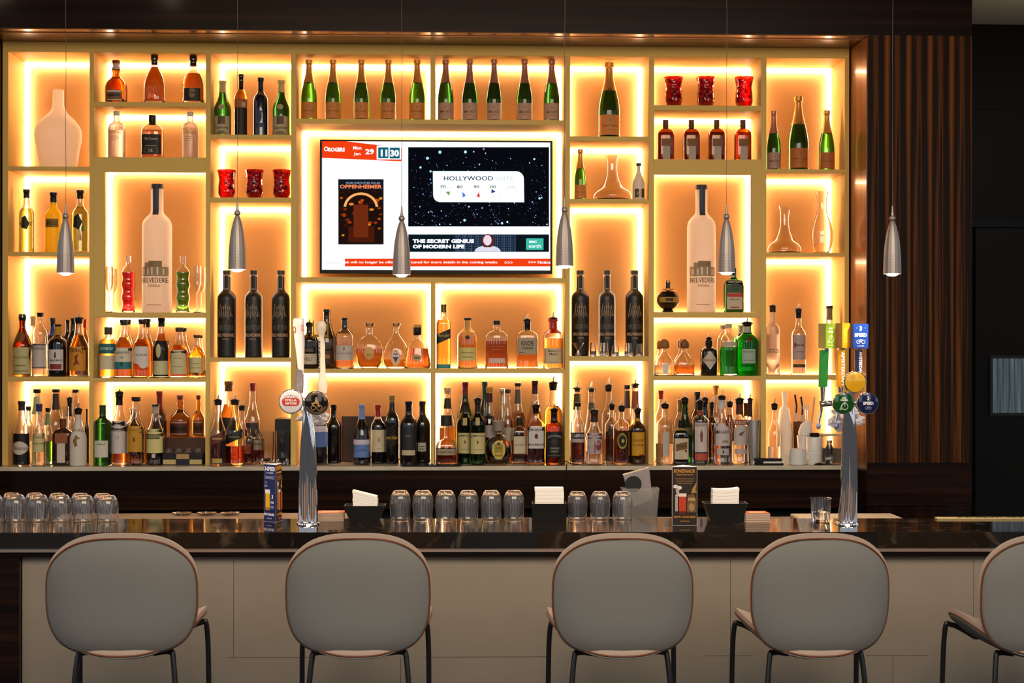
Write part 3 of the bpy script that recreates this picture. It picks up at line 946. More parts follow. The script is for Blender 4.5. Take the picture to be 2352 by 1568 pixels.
bottle('brown amber bottle with flared waist and cream label at the left end', 52, 722, 42, 'flare', 'amberg', (.9, 'brownl'), [(.90, 1, 'dark')], [(.04, .47, .95, '#c8bf8c', [('R', -.9, .9, .1, .14, '#8a7c48'), ('LIQUORE', .62, .10, '#7a6c40', .8), ('R', -.6, .6, .30, .34, '#8a7c48')]), (.55, .72, .45, '#7a4c1c', [], 'o')], base=b_, off=.06)
bottle('clear tall spirit bottle with grey label and black cap beside the flared bottle', 92, 719, 36, 'tanq', 'clear', (.5, 'water'), [(.94, 1, 'black')], [(.12, .52, .9, '#cbbfb8', [('LONDON', .8, .12, '#554a44', .8), ('R', -.95, .95, .92, .97, '#4a4440'), ('R', -.95, .95, .04, .07, '#4a4440')])], base=b_, off=.10)
bottle('slim clear bottle with cream cork top behind the grey labelled bottle', 76, 727, 26, 'spirit', 'clear', (.3, 'water'), [(.84, 1, '#c8b88a')], base=b_, off=.20)
bottle('black bottle with blue foil neck standing behind the white labelled black one', 121, 731, 30, 'wine', '=blueblack', None, [(.70, .86, '#182a7a'), (.86, 1, 'black')], base=b_, off=.21)
bottle('round black bottle with white and red label and yellow neck band', 133, 745, 43, 'short', '=dark', None, [(.80, .96, '#b89020')], [(.12, .52, .75, '#d5ccc6', [('SANDEMAN', .48, .10, '#2a201c', .85), ('R', -.8, .8, .05, .30, '#8a2c14'), ('P', [(-.15, .6), (.12, .6), (.05, .9), (-.1, .85)], '#171210')])], base=b_, off=.07)
bottle('plain black wine bottle behind the amber flame bottle, left of two', 156, 735, 28, 'wine', '=dark', base=b_, off=.215)
bottle('plain black wine bottle behind the amber flame bottle, right of two', 168, 731, 27, 'wine', '=dark', base=b_, off=.145)
bottle('amber whisky bottle with orange shield label and pourer', 181, 733, 44, 'slope', 'clear', (.72, 'amber'), [(.92, 1, 'dark')], [(.10, .52, .85, '#d28a1c', [('FIREBALL', .85, .13, '#5a2008', .85, .15), ('P', [(-.4, .2), (.1, .3), (.4, .25), (.1, .5), (.3, .72), (-.2, .6), (-.1, .42)], '#7a2c08')])], base=b_, off=.05, spout=10)
bottle('orange bottle with red cap at the back against the cream upright', 195.5, 734, 17, 'spirit', '=amberg', None, [(.86, 1, '#b01808')], base=b_, off=.20)
# counter, column 1
bottle('clear bottle with green white neck label at the back of the left counter niche', 86, 894, 38, 'slope', 'clear', (.5, 'water'), [(.66, .90, '#9fb39a'), (.95, 1, 'black')], base=CT, off=.215)
bottle('clear bottle with dark neck band in the middle back of the left counter niche', 127, 894, 42, 'slope', 'clear', (.35, 'water'), [(.72, .94, '#2a1c14'), (.96, 1, 'black')], base=CT, off=.215)
bottle('clear tall bottle with dark stopper at the right back of the left counter niche', 172, 895, 36, 'slope', 'clear', (.3, 'water'), [(.96, 1, 'black')], base=CT, off=.215)
bottle('pale bottle with long black neck sleeve and pourer', 159, 918, 28, 'wine', 'clear', (.5, 'brownl'), [(.74, 1, 'black')], base=CT, off=.145, spout=9)
bottle('clear bottle with black cap and black oval-badged label at the far left', 50, 922, 38, 'slope', 'clear', (.2, 'darkl'), [(.86, 1, '#2e2826')], [(.01, .50, .97, '#0d0c0c', []), (.17, .38, .92, '#d3c6b8', [('Amaro', .5, .3, '#6a5c50', .7)], 'o')], base=CT, off=.03)
bottle('slim clear bottle with brown cap behind the oval-badged bottle', 65.5, 934, 24, 'spirit', 'clear', (.4, 'water'), [(.93, 1, '#3a241a')], base=CT, off=.12)
bottle('tapering pale bottle with purple cap and cream label', 90, 928, 31, 'cone', 'softclear', (.6, 'water'), [(.88, 1, '#3a2c6a')], [(.22, .52, .93, '#d0c58a', [('ST GERMAIN', .8, .12, '#7a6c3a', .85), ('R', -.9, .9, .42, .5, '#a0945a')])], base=CT, off=.03)
bottle('small greenish bottle with dark stopper between the purple capped and brown bottles', 110, 937, 25, 'slope', 'softclear', (.4, 'greenl'), [(.70, .90, '#7f9a78'), (.93, 1, 'black')], base=CT, off=.12)
bottle('square brown liqueur bottle with orange ribbon and tall white label', 145, 962, 46, 'hip', '=darkbrown', None, [(.80, 1, '#6a3414')], [(.06, .62, .40, '#d0c2b2', []), (.48, .70, .62, '#9a5434', [])], base=CT, off=.035, n=4, dy=.8)
bottle('milk white rum bottle with palm label and black pourer', 184, 942, 37, 'slope', '=milk', None, [(.93, 1, 'black')], [(.18, .72, .8, None, [('MALIBU', .88, .09, '#8a6a2a', .9, .12), ('P', [(-.5, .5), (-.1, .72), (.6, .6), (.1, .55), (.2, .35), (-.2, .3)], '#8a6a22')])], base=CT, off=.03, spout=12)
bottle('dark capped slim bottle half hidden at the upright behind the palm label bottle', 199.5, 939, 10, 'spirit', '=dark', base=CT, off=.13)
bottle('clear slim tube glass standing behind the square brown bottle', 152, 933, 15, 'rocks', 'clear', None, base=CT, off=.12, name='tube_glass', cat='glass')

# --- column 2
bottle('round-shouldered orange cognac liqueur bottle, left in the upper niche', 267, 140, 50, 'gm', 'amberg', (.62, 'amber'), [(.93, 1, '#7a1c10'), (.80, .93, '#c8b8a8')], [(.06, .30, .72, '#6e5034', [('R', -.9, .9, .8, .95, '#d8cdb8'), ('R', -.7, .7, .4, .62, '#2a1a10'), ('R', -.9, .9, .04, .12, '#d8cdb8')])], base=S[2][0], off=.10)
bottle('deep amber embossed cognac bottle with black top in the upper niche', 355, 126, 49, 'arch', 'clear', (.76, 'damber'), [(.80, 1, 'darkbrown')], [(.22, .36, .8, None, [('LANDY', .5, .8, '#c07038', .8)])], base=S[2][0], off=.045, dy=.7)
bottle('angular amber liqueur bottle with black top and dark round seal', 444, 126, 50, 'arch', 'clear', (.62, 'damber'), [(.78, 1, 'dark')], [(.04, .30, .75, '#1c120a', [('E', 0, .62, .4, .4, '#7a6a48'), ('DOM', .62, .22, '#1c120a', .4)])], base=S[2][0], off=.045, dy=.7)
for i, (x, l) in enumerate(((268, 'frosted clear vodka bottle with yellow lettering, left of the black labelled one'), (437, 'frosted clear vodka bottle with yellow lettering, right of the black labelled one'))):
    bottle(l, x, 257 + i, 38, 'abso', 'frostclear', (.6, 'water'), [(.93, 1, '#c9c4bc')], [(.34, .68, .85, None, [('ABSOLUT', .85, .16, '#c8a020', .95), ('CITRON', .62, .16, '#c8a020', .8), ('R', -.6, .5, .36, .39, '#b8a890'), ('R', -.6, .6, .24, .27, '#b8a890'), ('R', -.6, .3, .12, .15, '#b8a890')])], base=S[2][1], off=.10, group='frosted vodka bottles in the second niche')
bottle('wide amber whisky bottle with black label in the second niche', 350, 266, 50, 'hip', 'clear', (.66, 'amber'), [(.80, 1, 'black')], [(.10, .56, .88, '#14100e', [('Old Canada', .78, .12, '#b8a890', .7), ('R', -.6, .6, .42, .44, '#b8a890'), ('R', -.7, .7, .1, .32, '#8a7a60'), ('R', -.66, .66, .12, .30, '#14100e'), ('12', .2, .12, '#d8cdb8', .2)])], base=S[2][1], off=.10, dy=.65, n=3)
z_ = S[2][2]
def flute(label, x, top, w, base, off, group):
    bottle(label, x, top, w, 'flute', 'clear', None, base=base, off=off, name='champagne_flute', cat='glass', group=group)
for k, (x, o_, l) in enumerate(((251, .07, 'left in front'), (260, .15, 'right behind'))):
    bottle('clear champagne flute left of the wavy red bottle, ' + l, x, 612 + k * 5, 19, 'flute', 'clear', None, base=z_, off=o_ + .02, name='champagne_flute', cat='glass', group='flutes beside the giant frosted bottles')
for k, (x, o_, l) in enumerate(((453, .06, 'left in front'), (463, .16, 'right behind'))):
    bottle('clear champagne flute right of the wavy green bottle, ' + l, x, 610 + k * 4, 19, 'flute', 'clear', None, base=z_, off=o_, name='champagne_flute', cat='glass', group='flutes beside the giant frosted bottles')
bottle('wavy glass bottle of red liqueur', 295, 589, 33, 'wavy', 'clear', (.72, 'redl'), [(.90, 1, 'clear')], base=z_, off=.10)
bottle('wavy glass bottle of green liqueur', 420, 589, 34, 'wavy', 'clear', (.72, 'greenl'), [(.90, 1, 'clear')], base=z_, off=.10)
def giant(label, x, top, base, w=67):
    t = bottle(label, x, top, w, 'belv', '=frost', None, [(.965, 1, '#16202c')], [
        (.76, 1.0, .20, '#24384e', [('R', -.5, .5, .12, .14, '#aab8c4')]),
        (.28, .40, .93, None, [('R', -.95, .95, .02, .62, '#a98c6a'), ('R', -.7, -.3, .62, .9, '#a98c6a'), ('R', -.4, .55, .62, 1, '#8e7454'), ('R', -.85, -.7, .1, .5, '#ead8c4'), ('R', -.5, -.38, .1, .5, '#ead8c4'), ('R', -.2, -.08, .1, .6, '#ead8c4'), ('R', .2, .32, .1, .6, '#ead8c4'), ('R', .6, .72, .1, .5, '#ead8c4')]),
        (.20, .27, .92, None, [('BELVEDERE', .72, .55, '#6a5238', .95), ('VODKA', .1, .28, '#8a7050', .45)]),
        (.05, .07, .6, None, [('R', -.8, .8, .4, .7, '#b89c80')])], base=base, off=.12)
    # faint branches etched in the glass
    return t
giant('giant frosted vodka bottle with blue neck strip, left alcove', 361, 424, z_)
b_ = S[2][3]
bottle('amber whisky bottle with teal label and wide stopper at the left end', 243, 752, 42, 'hip', 'clear', (.76, 'gold'), [(.86, 1, '#3a3834', 1.25)], [(.48, .68, .86, '#1f6c74', [('BOWMORE', .5, .3, '#c8dada', .8)]), (.16, .44, .78, '#dccfb4', [])], base=b_, off=.06)
bottle('gold whisky bottle with cream label and teal bottom band', 283, 735, 43, 'slope', 'clear', (.70, 'gold'), [(.91, 1, '#2a3a34')], [(.15, .52, .9, '#ddd4bc', [('R', -1, 1, 0, .34, '#2a7c84'), ('GLENLIVET', .78, .11, '#5a5240', .85), ('12', .55, .1, '#5a5240', .2), ('E', 0, .24, .16, .1, '#123c44')])], base=b_, off=.05)
bottle('gold whisky bottle hidden behind the teal banded one', 293, 735, 36, 'slope', 'clear', (.7, 'gold'), [(.92, 1, 'black')], base=b_, off=.18)
bottle('orange whisky bottle with torn-edged white label', 327, 734, 43, 'slope', 'clear', (.66, 'amber'), [(.92, 1, '#2e2018')], [(.16, .54, .88, None, [('P', [(-.9, .25), (-.3, .2), (0, .05), (.4, 0), (.9, .1), (.9, 1), (-.9, 1)], '#e0d6cc'), ('TALISKER', .62, .10, '#6a625c', .8)])], base=b_, off=.05)
bottle('orange whisky bottle with black cap hidden behind the torn-edged label one', 338, 733, 38, 'slope', 'clear', (.66, 'amber'), [(.86, 1, 'black')], base=b_, off=.18)
bottle('dark amber whisky bottle with black oval and cream label', 371, 731, 39, 'slope', 'clear', (.74, 'amber'), [(.86, 1, 'black')], [(.02, .62, .88, '#14120e', [('E', -.2, .72, .34, .20, '#cfc49a'), ('R', -1, 1, .05, .44, '#d6cc9c')])], base=b_, off=.10)
bottle('amber whisky bottle with tall cream label and brown cork, left of the small one', 412, 753, 41, 'slope', 'clear', (.66, 'amber'), [(.92, 1, '#5a4028')], [(.08, .56, .82, '#d8ca9a', [('Whisky', .65, .08, '#a09060', .6), ('R', -.6, .6, .3, .33, '#a09060')])], base=b_, off=.05)
bottle('amber bottle with black cap peeking behind the tall cream label bottle', 422, 754, 34, 'slope', 'clear', (.6, 'amber'), [(.93, 1, 'black')], base=b_, off=.18)
bottle('small gold whisky bottle with cream label at the right end of the niche', 451, 770, 38, 'slope', 'clear', (.72, 'gold'), [(.94, 1, '#4a3c2c')], [(.12, .48, .85, '#d9ce98', [('Single', .6, .10, '#8a8050', .7), ('R', -.7, .7, .3, .33, '#8a8050')])], base=b_, off=.06)
bottle('small gold bottle behind, half hidden by the cream upright', 461, 771, 20, 'slope', 'clear', (.7, 'gold'), [(.94, 1, '#3c3024')], base=b_, off=.18)
# counter, column 2
bottle('dark green square whisky bottle with white label on the counter', 237, 931, 38, 'sq', '=dgreen', None, [(.86, 1, '#1c3a1c')], [(.14, .42, .80, '#d2cdbd', [('Ireland', .8, .12, '#5a5a4a', .6)])], base=CT, off=.03)
bottle('amber whisky bottle with tall white label and black pouring neck', 272, 905, 38, 'slope', 'clear', (.60, 'brownl'), [(.84, 1, 'black')], [(.16, .62, .93, '#d6cbc6', [('MACALLAN', .72, .08, '#8a7c78', .8), ('12', .5, .10, '#8a7c78', .2)])], base=CT, off=.04, spout=5)
bottle('amber whisky bottle with yellow label and dark stopper', 314, 912, 42, 'slope', 'clear', (.55, 'amber'), [(.94, 1, '#1c0c08', 1.15)], [(.20, .58, .78, '#c98f22', [('HONEY', .85, .08, '#5a3c0c', .7), ('R', -.12, .12, .4, .56, '#5a3c0c')])], base=CT, off=.04)
bottle('wide brown bottle behind the yellow labelled whisky', 306, 938, 40, 'short', '=darkbrown', None, [(.93, 1, '#c8a080')], base=CT, off=.18)
bottle('pale clear bottle with cream and black banded label', 356, 929, 42, 'slope', 'clear', (.25, 'darkl'), [(.85, .97, '#b0a498'), (.97, 1, 'black')], [(.20, .60, .88, '#d8cc86', [('R', -.92, .7, .58, .78, '#3c3828'), ('PENDLETON', .68, .12, '#c8bc80', .75), ('R', -.2, .2, -.2, -.03, '#c8c0b0')])], base=CT, off=.04)
bottle('dark bottle with long red neck behind the banded label bottle', 366, 899, 34, 'wine', '=darkbrown', None, [(.74, 1, '#6a0c08')], base=CT, off=.16)
x0, x1 = P(380, 1010, YF + .16).x, X(470)
ZR = P(420, 1004, YF + .17).z
tag(obj('riser_box', BX(x0, x1, YF + .135, YF + .27, CT + .0004, ZR, bev=.002), pm('brown_riser', '#4a2c16', .5)), 'dark brown riser box carrying two orange liqueur bottles', 'box')
for x, l in ((414, 'orange liqueur bottle with red band label on the riser, fully visible'), (456, 'orange liqueur bottle with red band label on the riser, cut by the upright')):
    bottle(l, x, 908, 49 if x < 440 else 28, 'gm', '=amberg', None, [(.90, 1, '#5a1c10')], [(.04, .40, .85, '#4a1c10', [('R', -.9, .9, .84, .94, '#b08a70'), ('R', -.8, .8, .35, .60, '#140a08'), ('R', -.9, .9, .08, .16, '#b08a70')])], base=ZR, off=.20, group='orange liqueur bottles on the riser')
x0, x1 = P(376, 1055, YF + .05).x, P(468, 1055, YF + .05).x
r = thing('caddy', 'chequered black and cream bar caddy beneath the orange liqueur bottles', 'caddy', ((x0 + x1) / 2, YF + .06, CT + .0004))
W2 = (x1 - x0) / 2; Hc = P(420, 1042, YF + .02).z - CT
obj('tray', BX(-W2, W2, -.045, .045, 0, Hc, bev=.001), pm('caddy_black', '#14100c', .4), r)
A = Art(lambda x_, z_, l: Vector((x_, -.0455 - l * .0003, z_)))
for a, b, c, d, m_ in ((-.96, -.33, .06, .48, '#c0ac74'), (.36, .96, .06, .48, '#c0ac74'), (-.30, .33, .54, .98, '#b0925c'), (-.3, .3, .06, .46, '#10142c')):
    A.rect(a * W2, b * W2, c * Hc, d * Hc, m_)
A.done('pattern', r)
for k in range(4):
    bottle('small clear shot glass on the chequered caddy, number %s from the left' % ('one', 'two', 'three', 'four')[k], 388 + 22 * k, 1030, 18, 'rocks', 'clear', None, base=CT + Hc + .001, off=.06, name='shot_glass', cat='glass', group='shot glasses on the chequered caddy')

# --- column 3
LBL3 = [(.03, .36, .93, '#b5a684', [('R', -.45, .45, .55, .98, '#5a4c38'), ('Cazadores', .38, .14, '#3a3020', .8), ('P', [(-.7, .02), (-.3, .2), (.3, .2), (.7, .02)], '#7a6c4c')]), (.47, .57, .36, '#a89878', [], 'o')]
bottle('dark tequila bottle with beige label and tan neck, left in the niche', 510, 187, 39, 'slope', '=dgreen', None, [(.79, 1, '#b8a878')], LBL3, base=S[3][0], off=.10, group='pair of beige labelled tequila bottles')
bottle('tall brown wine bottle with orange band, second from the left', 554, 172, 30, 'wine', '=amberg', None, [(.76, 1, 'dark')], [(.02, .46, .98, '#1c0e08', []), (.46, .60, .98, '#a05820', [('R', .3, .8, .1, .6, '#b8b0a0')])], base=S[3][0], off=.10)
bottle('dark blue wine bottle with blue label in the upper niche', 599, 180, 34, 'wine', '=blueblack', None, [(.78, 1, 'black')], [(.12, .48, .7, None, [('E', 0, .62, .4, .28, '#26345e'), ('R', -.6, .6, .1, .3, '#2a3a66'), ('R', -.6, .6, .78, .86, '#2a3a66')])], base=S[3][0], off=.10)
bottle('dark tequila bottle with beige label and tan neck, right in the niche', 646, 186, 39, 'slope', '=dgreen', None, [(.79, 1, '#b8a878')], LBL3, base=S[3][0], off=.10, group='pair of beige labelled tequila bottles')
for i, (x, l) in enumerate(((521, 'red crackled glass candle holder with dark star, left of three'), (585, 'red crackled glass candle holder, middle of the left three'), (647, 'red crackled glass candle holder against the right upright, left group'))):
    bottle(l, x, 391, 43, 'tulip', 'redglass', None, base=S[3][1], off=.10, name='candle_holder', cat='candle holder', group='red candle holders in the third column')
def belv_black(label, x, top, w, base, off, group):
    its = [('R', -.95, .95, .0, .02, '#3a342c')]
    t = bottle(label, x, top, w, 'belv', '=matblack', None, [(.965, 1, '#3a3632'), (.93, .955, '#c8a890')], [
        (.78, .955, .26, '#8a8480', [('R', -.7, .7, .06, .94, '#14110f')]),
        (.30, .44, .9, None, [('R', -.8, .8, .1, .16, '#4a443c')] + [('R', -.8 + k * .16, -.72 + k * .16, .16, .62 - abs(k - 5) * .03, '#6a6054') for k in range(11)] + [('P', [(-.9, .62), (.9, .62), (0, .98)], '#332e28')]),
        (.42, .63, .9, None, [('P', [(-.9 + .3 * k, .1 + .12 * (k % 2)), (-.84 + .3 * k, .1 + .12 * (k % 2)), (-.55 + .22 * k, .92 - .1 * ((k * 2) % 3)), (-.62 + .22 * k, .95 - .1 * ((k * 2) % 3))], '#a48c74') for k in range(6)] + [('P', [(.8 - .3 * k, .2), (.86 - .3 * k, .22), (.4 - .2 * k, .8), (.34 - .2 * k, .78)], '#8a7864') for k in range(6)]),
        (.20, .28, .88, None, [('BELVEDERE', .7, .42, '#d8ae8c', .98), ('VODKA', .12, .22, '#b89070', .4)]),
        (.06, .09, .6, None, [('R', -.9, .9, .3, .6, '#3a342e')])], base=base, off=off, group=group)
    return t
for x, l, w in ((521, 'matt black vodka bottle with etched tree, left of the three beside the left tap', 42), (583, 'matt black vodka bottle with etched tree, middle of the three beside the left tap', 41), (645, 'matt black vodka bottle with etched tree, right of the three beside the left tap', 41)):
    belv_black(l, x, 622, w, S[3][2], .10, 'matt black vodka bottles, third column')
bottle('wide amber bourbon bottle at the back left of the third counter niche', 525, 876, 44, 'slope', 'clear', (.72, 'amber'), [(.88, 1, '#4a3020')], [(.28, .56, .85, '#1c1814', [])], base=CT, off=.19)
bottle('clear bottle with red cap and brown label at the back of the third counter niche', 580, 880, 38, 'slope', 'clear', (.35, 'brownl'), [(.90, 1, '#6a1410')], [(.24, .50, .82, '#3a2c28', [])], base=CT, off=.19)
bottle('square whisky bottle with slanted red-brown label and pourer', 505, 922, 38, 'slope', 'clear', (.40, 'darkl'), [(.95, 1, 'black')], [(.36, .50, .85, '#6a3222', [('R', -.7, .7, .4, .6, '#b08a60')], 's'), (.05, .12, .6, '#b8a050', [])], base=CT, off=.025, spout=10)
bottle('square whisky bottle with slanted black label and pourer', 541, 922, 42, 'slope', 'clear', (.30, 'darkl'), [(.95, 1, 'black')], [(.38, .52, .85, '#1c1c14', [('R', -.7, .7, .4, .6, '#6a6448')], 's')], base=CT, off=.04, spout=10)
bottle('clear whisky bottle with pourer tucked behind the slanted black label', 556, 936, 32, 'slope', 'clear', (.3, 'brownl'), [(.95, 1, 'black')], base=CT, off=.125, spout=8)
bottle('short clear bottle with cream label beside the tall mixing glasses', 590, 988, 30, 'hip', 'clear', (.4, 'brownl'), [(.90, 1, 'clear')], [(.42, .75, .9, '#b8a890', [('R', -.6, .6, .4, .6, '#8a7a68')])], base=CT, off=.10)
bottle('short clear bottle between the slanted label and the mixing glasses', 570, 985, 26, 'hip', 'clear', (.3, 'brownl'), [(.90, 1, 'clear')], base=CT, off=.045)
bottle('tall clear mixing glass, left of the two before the black box', 613, 991, 33, 'tin', 'softclear', None, base=CT, off=.03, name='mixing_glass', cat='glass')
bottle('tall clear mixing glass, right of the two before the black box', 649, 989, 32, 'tin', 'softclear', None, base=CT, off=.02, name='mixing_glass', cat='glass')
x0, x1 = P(634, 1000, YF + .14).x, X(667)
tag(obj('riser_box', BX(x0, x1, YF + .09, YF + .26, CT + .0004, P(650, 962, YF + .10).z, bev=.002), pm('black_box', '#0d0b0a', .4)), 'black box behind the two tall mixing glasses', 'box')

# --- centre: champagne rows
def champ(label, x, top, w, base, foil, paper, group, off=.10, txt='Veuve Clicquot', band='#2a2010', body='=green'):
    return bottle(label, x, top, w, 'champ', body, None, [(.625, 1, foil)], [
        (.60, .665, .34, band, [], 'o'),
        (.035, .30, .93, paper, [(txt, .45, .14, '#6a4014', .75), ('P', [(-.08, .68), (.08, .68), (0, .86)], '#7a4c1c'), ('R', -.3, .3, .25, .27, '#7a4c1c')])],
        base=base, off=off, group=group, name='champagne_bottle')
ORD = ['first', 'second', 'third', 'fourth', 'fifth']
for i, x in enumerate((710, 765, 830, 892, 958)):
    champ('orange labelled green champagne bottle, %s of five from the left' % ORD[i], x, 139, 36.5, ZTOP, 'goldfoil', '#c98038', 'orange labelled champagne bottles', .10)
for i, x in enumerate((1024, 1079, 1135, 1205, 1267)):
    champ('pink labelled green champagne bottle, %s of five from the left' % ORD[i], x, 139, 36.5, ZTOP, pm('dusky_pink_foil', '#a87864', .35, .5), '#b8927e', 'pink labelled champagne bottles', .10, 'MOET', '#1a1010', '=dgreen')

# --- centre lower shelf
b_ = ZMID
bottle('dark bottle with cream label and pourer behind the white tap handle', 711, 746, 40, 'short', '=dark', None, [(.94, 1, 'black')], [(.10, .34, .9, '#c9bca4', [('KELT', .5, .3, '#6a5c48', .6)]), (.38, .46, .6, '#5a4c40', [])], base=b_, off=.10, spout=7)
bottle('tall olive-dark bottle behind the bone shaped tap handle', 750, 711, 44, 'burg', '=darkbrown', None, [(.72, 1, 'dark')], [(.08, .30, .8, '#3a2410', [('R', -.5, .5, .4, .7, '#9a6a30')])], base=b_, off=.12)
bottle('clear cognac bottle with pale label and low orange liquid', 792, 731, 43, 'short', 'clear', (.16, 'amber'), [(.70, 1, 'dark')], [(.17, .46, .92, '#c9bcb4', [('COURVOISIER', .45, .13, '#8a7a74', .85), ('E', 0, .78, .12, .12, '#8a7a74')])], base=b_, off=.10)
bottle('round fluted cognac decanter with gold oval label', 849, 742, 64, 'round', 'clear', (.44, 'amber'), [(.93, 1, 'cork', .6)], [(.20, .48, .36, '#d6a860', [('XO', .35, .18, '#8a5c20', .5)], 'o')], base=b_, off=.10, dy=.5)
bottle('teardrop cognac decanter with blue crest label', 909, 742, 64, 'tear', 'clear', (.20, 'amber'), [(.93, 1, 'cork', .6)], [(.05, .42, .34, '#e8c89c', [('P', [(-.9, .62), (-.4, .72), (0, .98), (.4, .72), (.9, .62), (.4, .45), (0, .22), (-.4, .45)], '#3a3470'), ('R', -.8, .8, .55, .68, '#d8cdd8'), ('E', 0, .80, .2, .08, '#d8cdd8')], 'o')], base=b_, off=.10, dy=.55)
bottle('bell shaped bottle of red amber cognac with small oval label', 969, 746, 62, 'xo', 'clear', (.46, 'damber'), [(.94, 1, '#b89048'), (.76, .94, 'black')], [(.17, .33, .34, '#b8a070', [('R', -.6, .6, .4, .6, '#4a3818')], 'o')], base=b_, off=.10, dy=.6)
bottle('tall square gold whisky bottle with slanted black label', 1019, 700, 33, 'sq', 'clear', (.76, 'gold'), [(.88, 1, '#8a7a48')], [(.43, .58, .96, '#12201c', [('Blue Label', .62, .3, '#c8a850', .8)], 's'), (.005, .07, .96, '#3a8a8c', [])], base=b_, off=.08, n=4)
bottle('gold cognac bottle with cream label and tan neck foil', 1074, 731, 47, 'short', 'clear', (.64, 'gold'), [(.72, .96, '#c89850'), (.96, 1, 'black')], [(.16, .42, .82, '#d4c878', [('Hennessy', .6, .15, '#6a6030', .75), ('R', -.6, .6, .25, .30, '#6a6030')]), (.58, .66, .22, '#2a1c10', [], 'o')], base=b_, off=.10)
bottle('wide arched bourbon bottle of deep amber with black cap', 1141, 737, 54, 'hip', 'clear', (.58, 'damber'), [(.92, 1, 'black')], [(.12, .22, .68, '#d2b8a8', []), (.38, .50, .8, None, [('WOODFORD', .7, .2, '#c87848', .8), ('RESERVE', .2, .16, '#c87848', .5)])], base=b_, off=.10, dy=.6)
bottle('square bourbon bottle with bold lettered grey label, left of the red waxed one', 1211, 737, 50, 'hip', 'clear', (.30, 'amber'), [(.80, .96, 'dark'), (.96, 1, 'black')], [(.30, .64, .90, '#a8977c', [('KNOB', .68, .30, '#171210', .62), ('CREEK', .38, .13, '#171210', .62), ('R', -.85, -.3, .1, .13, '#171210')])], base=b_, off=.10, n=4, dy=.6, spout=11)
bottle('bourbon bottle dipped in red wax with cream label and pourer', 1270, 734, 46, 'short', 'clear', (.62, 'gold'), [(.72, 1, 'redwax', 1.25)], [(.10, .42, .90, '#cdbb94', [('Maker’s', .82, .12, '#3a2c20', .6), ('Mark', .62, .13, '#3a2c20', .45), ('R', -.5, .5, .1, .13, '#8a7a58')])], base=b_, off=.10, n=3, spout=12)

# --- centre counter niches
bottle('dark wine bottle with blue and white label behind the left tap column', 736, 932, 38, 'wine', '=dark', None, [(.70, 1, 'dark')], [(.30, .66, .93, '#4a64a0', [('R', -1, 1, .72, 1, '#c8bcc0')])], base=CT, off=.06)
bottle('plain black wine bottle right of the left tap column', 766, 930, 36, 'wine', '=dark', None, [(.74, 1, 'dark')], base=CT, off=.13)
bottle('wine bottle with light blue foil and blue label', 831, 929, 39, 'burg', '=dark', None, [(.76, 1, '#7088c0')], [(.12, .42, .93, '#5a7cb8', [('R', -1, 1, .72, 1, '#c9c2d0'), ('P', [(-.8, .3), (.2, .5), (.9, .35), (.1, .4)], '#3a5894')])], base=CT, off=.05)
bottle('wine bottle with red foil and cream label', 868, 930, 36, 'wine', '=dark', None, [(.80, 1, '#8a1414'), (.76, .80, '#c8a890')], [(.20, .58, .93, '#cfc2a0', [('E', .2, .55, .22, .12, '#a8987a'), ('R', -.1, .5, .14, .16, '#8a7c60')])], base=CT, off=.10)
bottle('tall black wine bottle with gold lattice and gold lettering', 901, 908, 33, 'wine', '=dark', None, [(.90, 1, '#8a6a2c'), (.74, .90, 'matblack')], [(.24, .58, .9, None, [('S', -.9, .9, .1 + .09 * k, .115 + .09 * k, '#5a4818') for k in range(10)] + [('APOTHIC', .42, .12, '#c8a040', .95)])], base=CT, off=.08)
bottle('black wine bottle with grey label and small cream tag, broad foil', 939, 922, 39, 'wine', '=dark', None, [(.72, 1, 'blueblack')], [(.24, .60, .85, '#1c1e26', [('noir', .62, .12, '#6a7080', .4)]), (.15, .23, .78, '#c4b490', [])], base=CT, off=.05)
bottle('black wine bottle with white back label beside the cream upright', 970, 922, 36, 'wine', '=dark', None, [(.72, 1, 'blueblack')], [(.20, .34, .5, '#b0b0a0', [('R', -.7, .7, .2, .3, '#303030'), ('R', -.7, .7, .5, .6, '#303030')])], base=CT, off=.11)
x0, x1 = P(785, 1000, YF + .2).x, P(890, 1000, YF + .2).x
tag(obj('riser_box', BX(x0, x1, YF + .19, YF + .262, CT + .0004, P(840, 956, YF + .19).z, bev=.002), pm('walnut_riser', '#3a2414', .5)), 'long dark brown box standing behind the blue foiled wine bottle', 'box')
# right of the centre upright: three crowded rows
bottle('clear bourbon bottle with black neck label at the back left corner', 1028, 891, 38, 'slope', 'clear', (.46, 'amber'), [(.92, 1, '#a89880'), (.72, .86, '#181c18')], base=CT, off=.22, spout=0)
bottle('green bottle with red foil neck standing high at the back', 1068, 878, 40, 'burg', '=dgreen', None, [(.84, 1, '#5a0c0c')], [(.30, .62, .9, '#8a8a4a', [])], base=CT, off=.21)
bottle('green bottle with dark green foil at the back, right of the red foiled one', 1113, 877, 36, 'burg', '=dgreen', None, [(.86, 1, '#10381c')], base=CT, off=.215)
bottle('amber bottle with cork and dark red neck ring in the back row', 1124, 889, 36, 'slope', 'clear', (.62, 'damber'), [(.93, 1, '#b8883c'), (.80, .92, '#3a0c08')], [(.34, .50, .85, '#b0a8a8', [])], base=CT, off=.135)
bottle('steel jigger-topped bottle with cork in the middle of the back row', 1154, 893, 30, 'burg', 'clear', (.5, 'damber'), [(.80, 1, 'steel')], base=CT, off=.215)
bottle('clear bottle with brown stopper beside the steel topped one', 1166, 894, 32, 'slope', 'clear', (.4, 'amber'), [(.95, 1, '#3a2418')], [(.30, .48, .9, '#b0a490', [])], base=CT, off=.145)
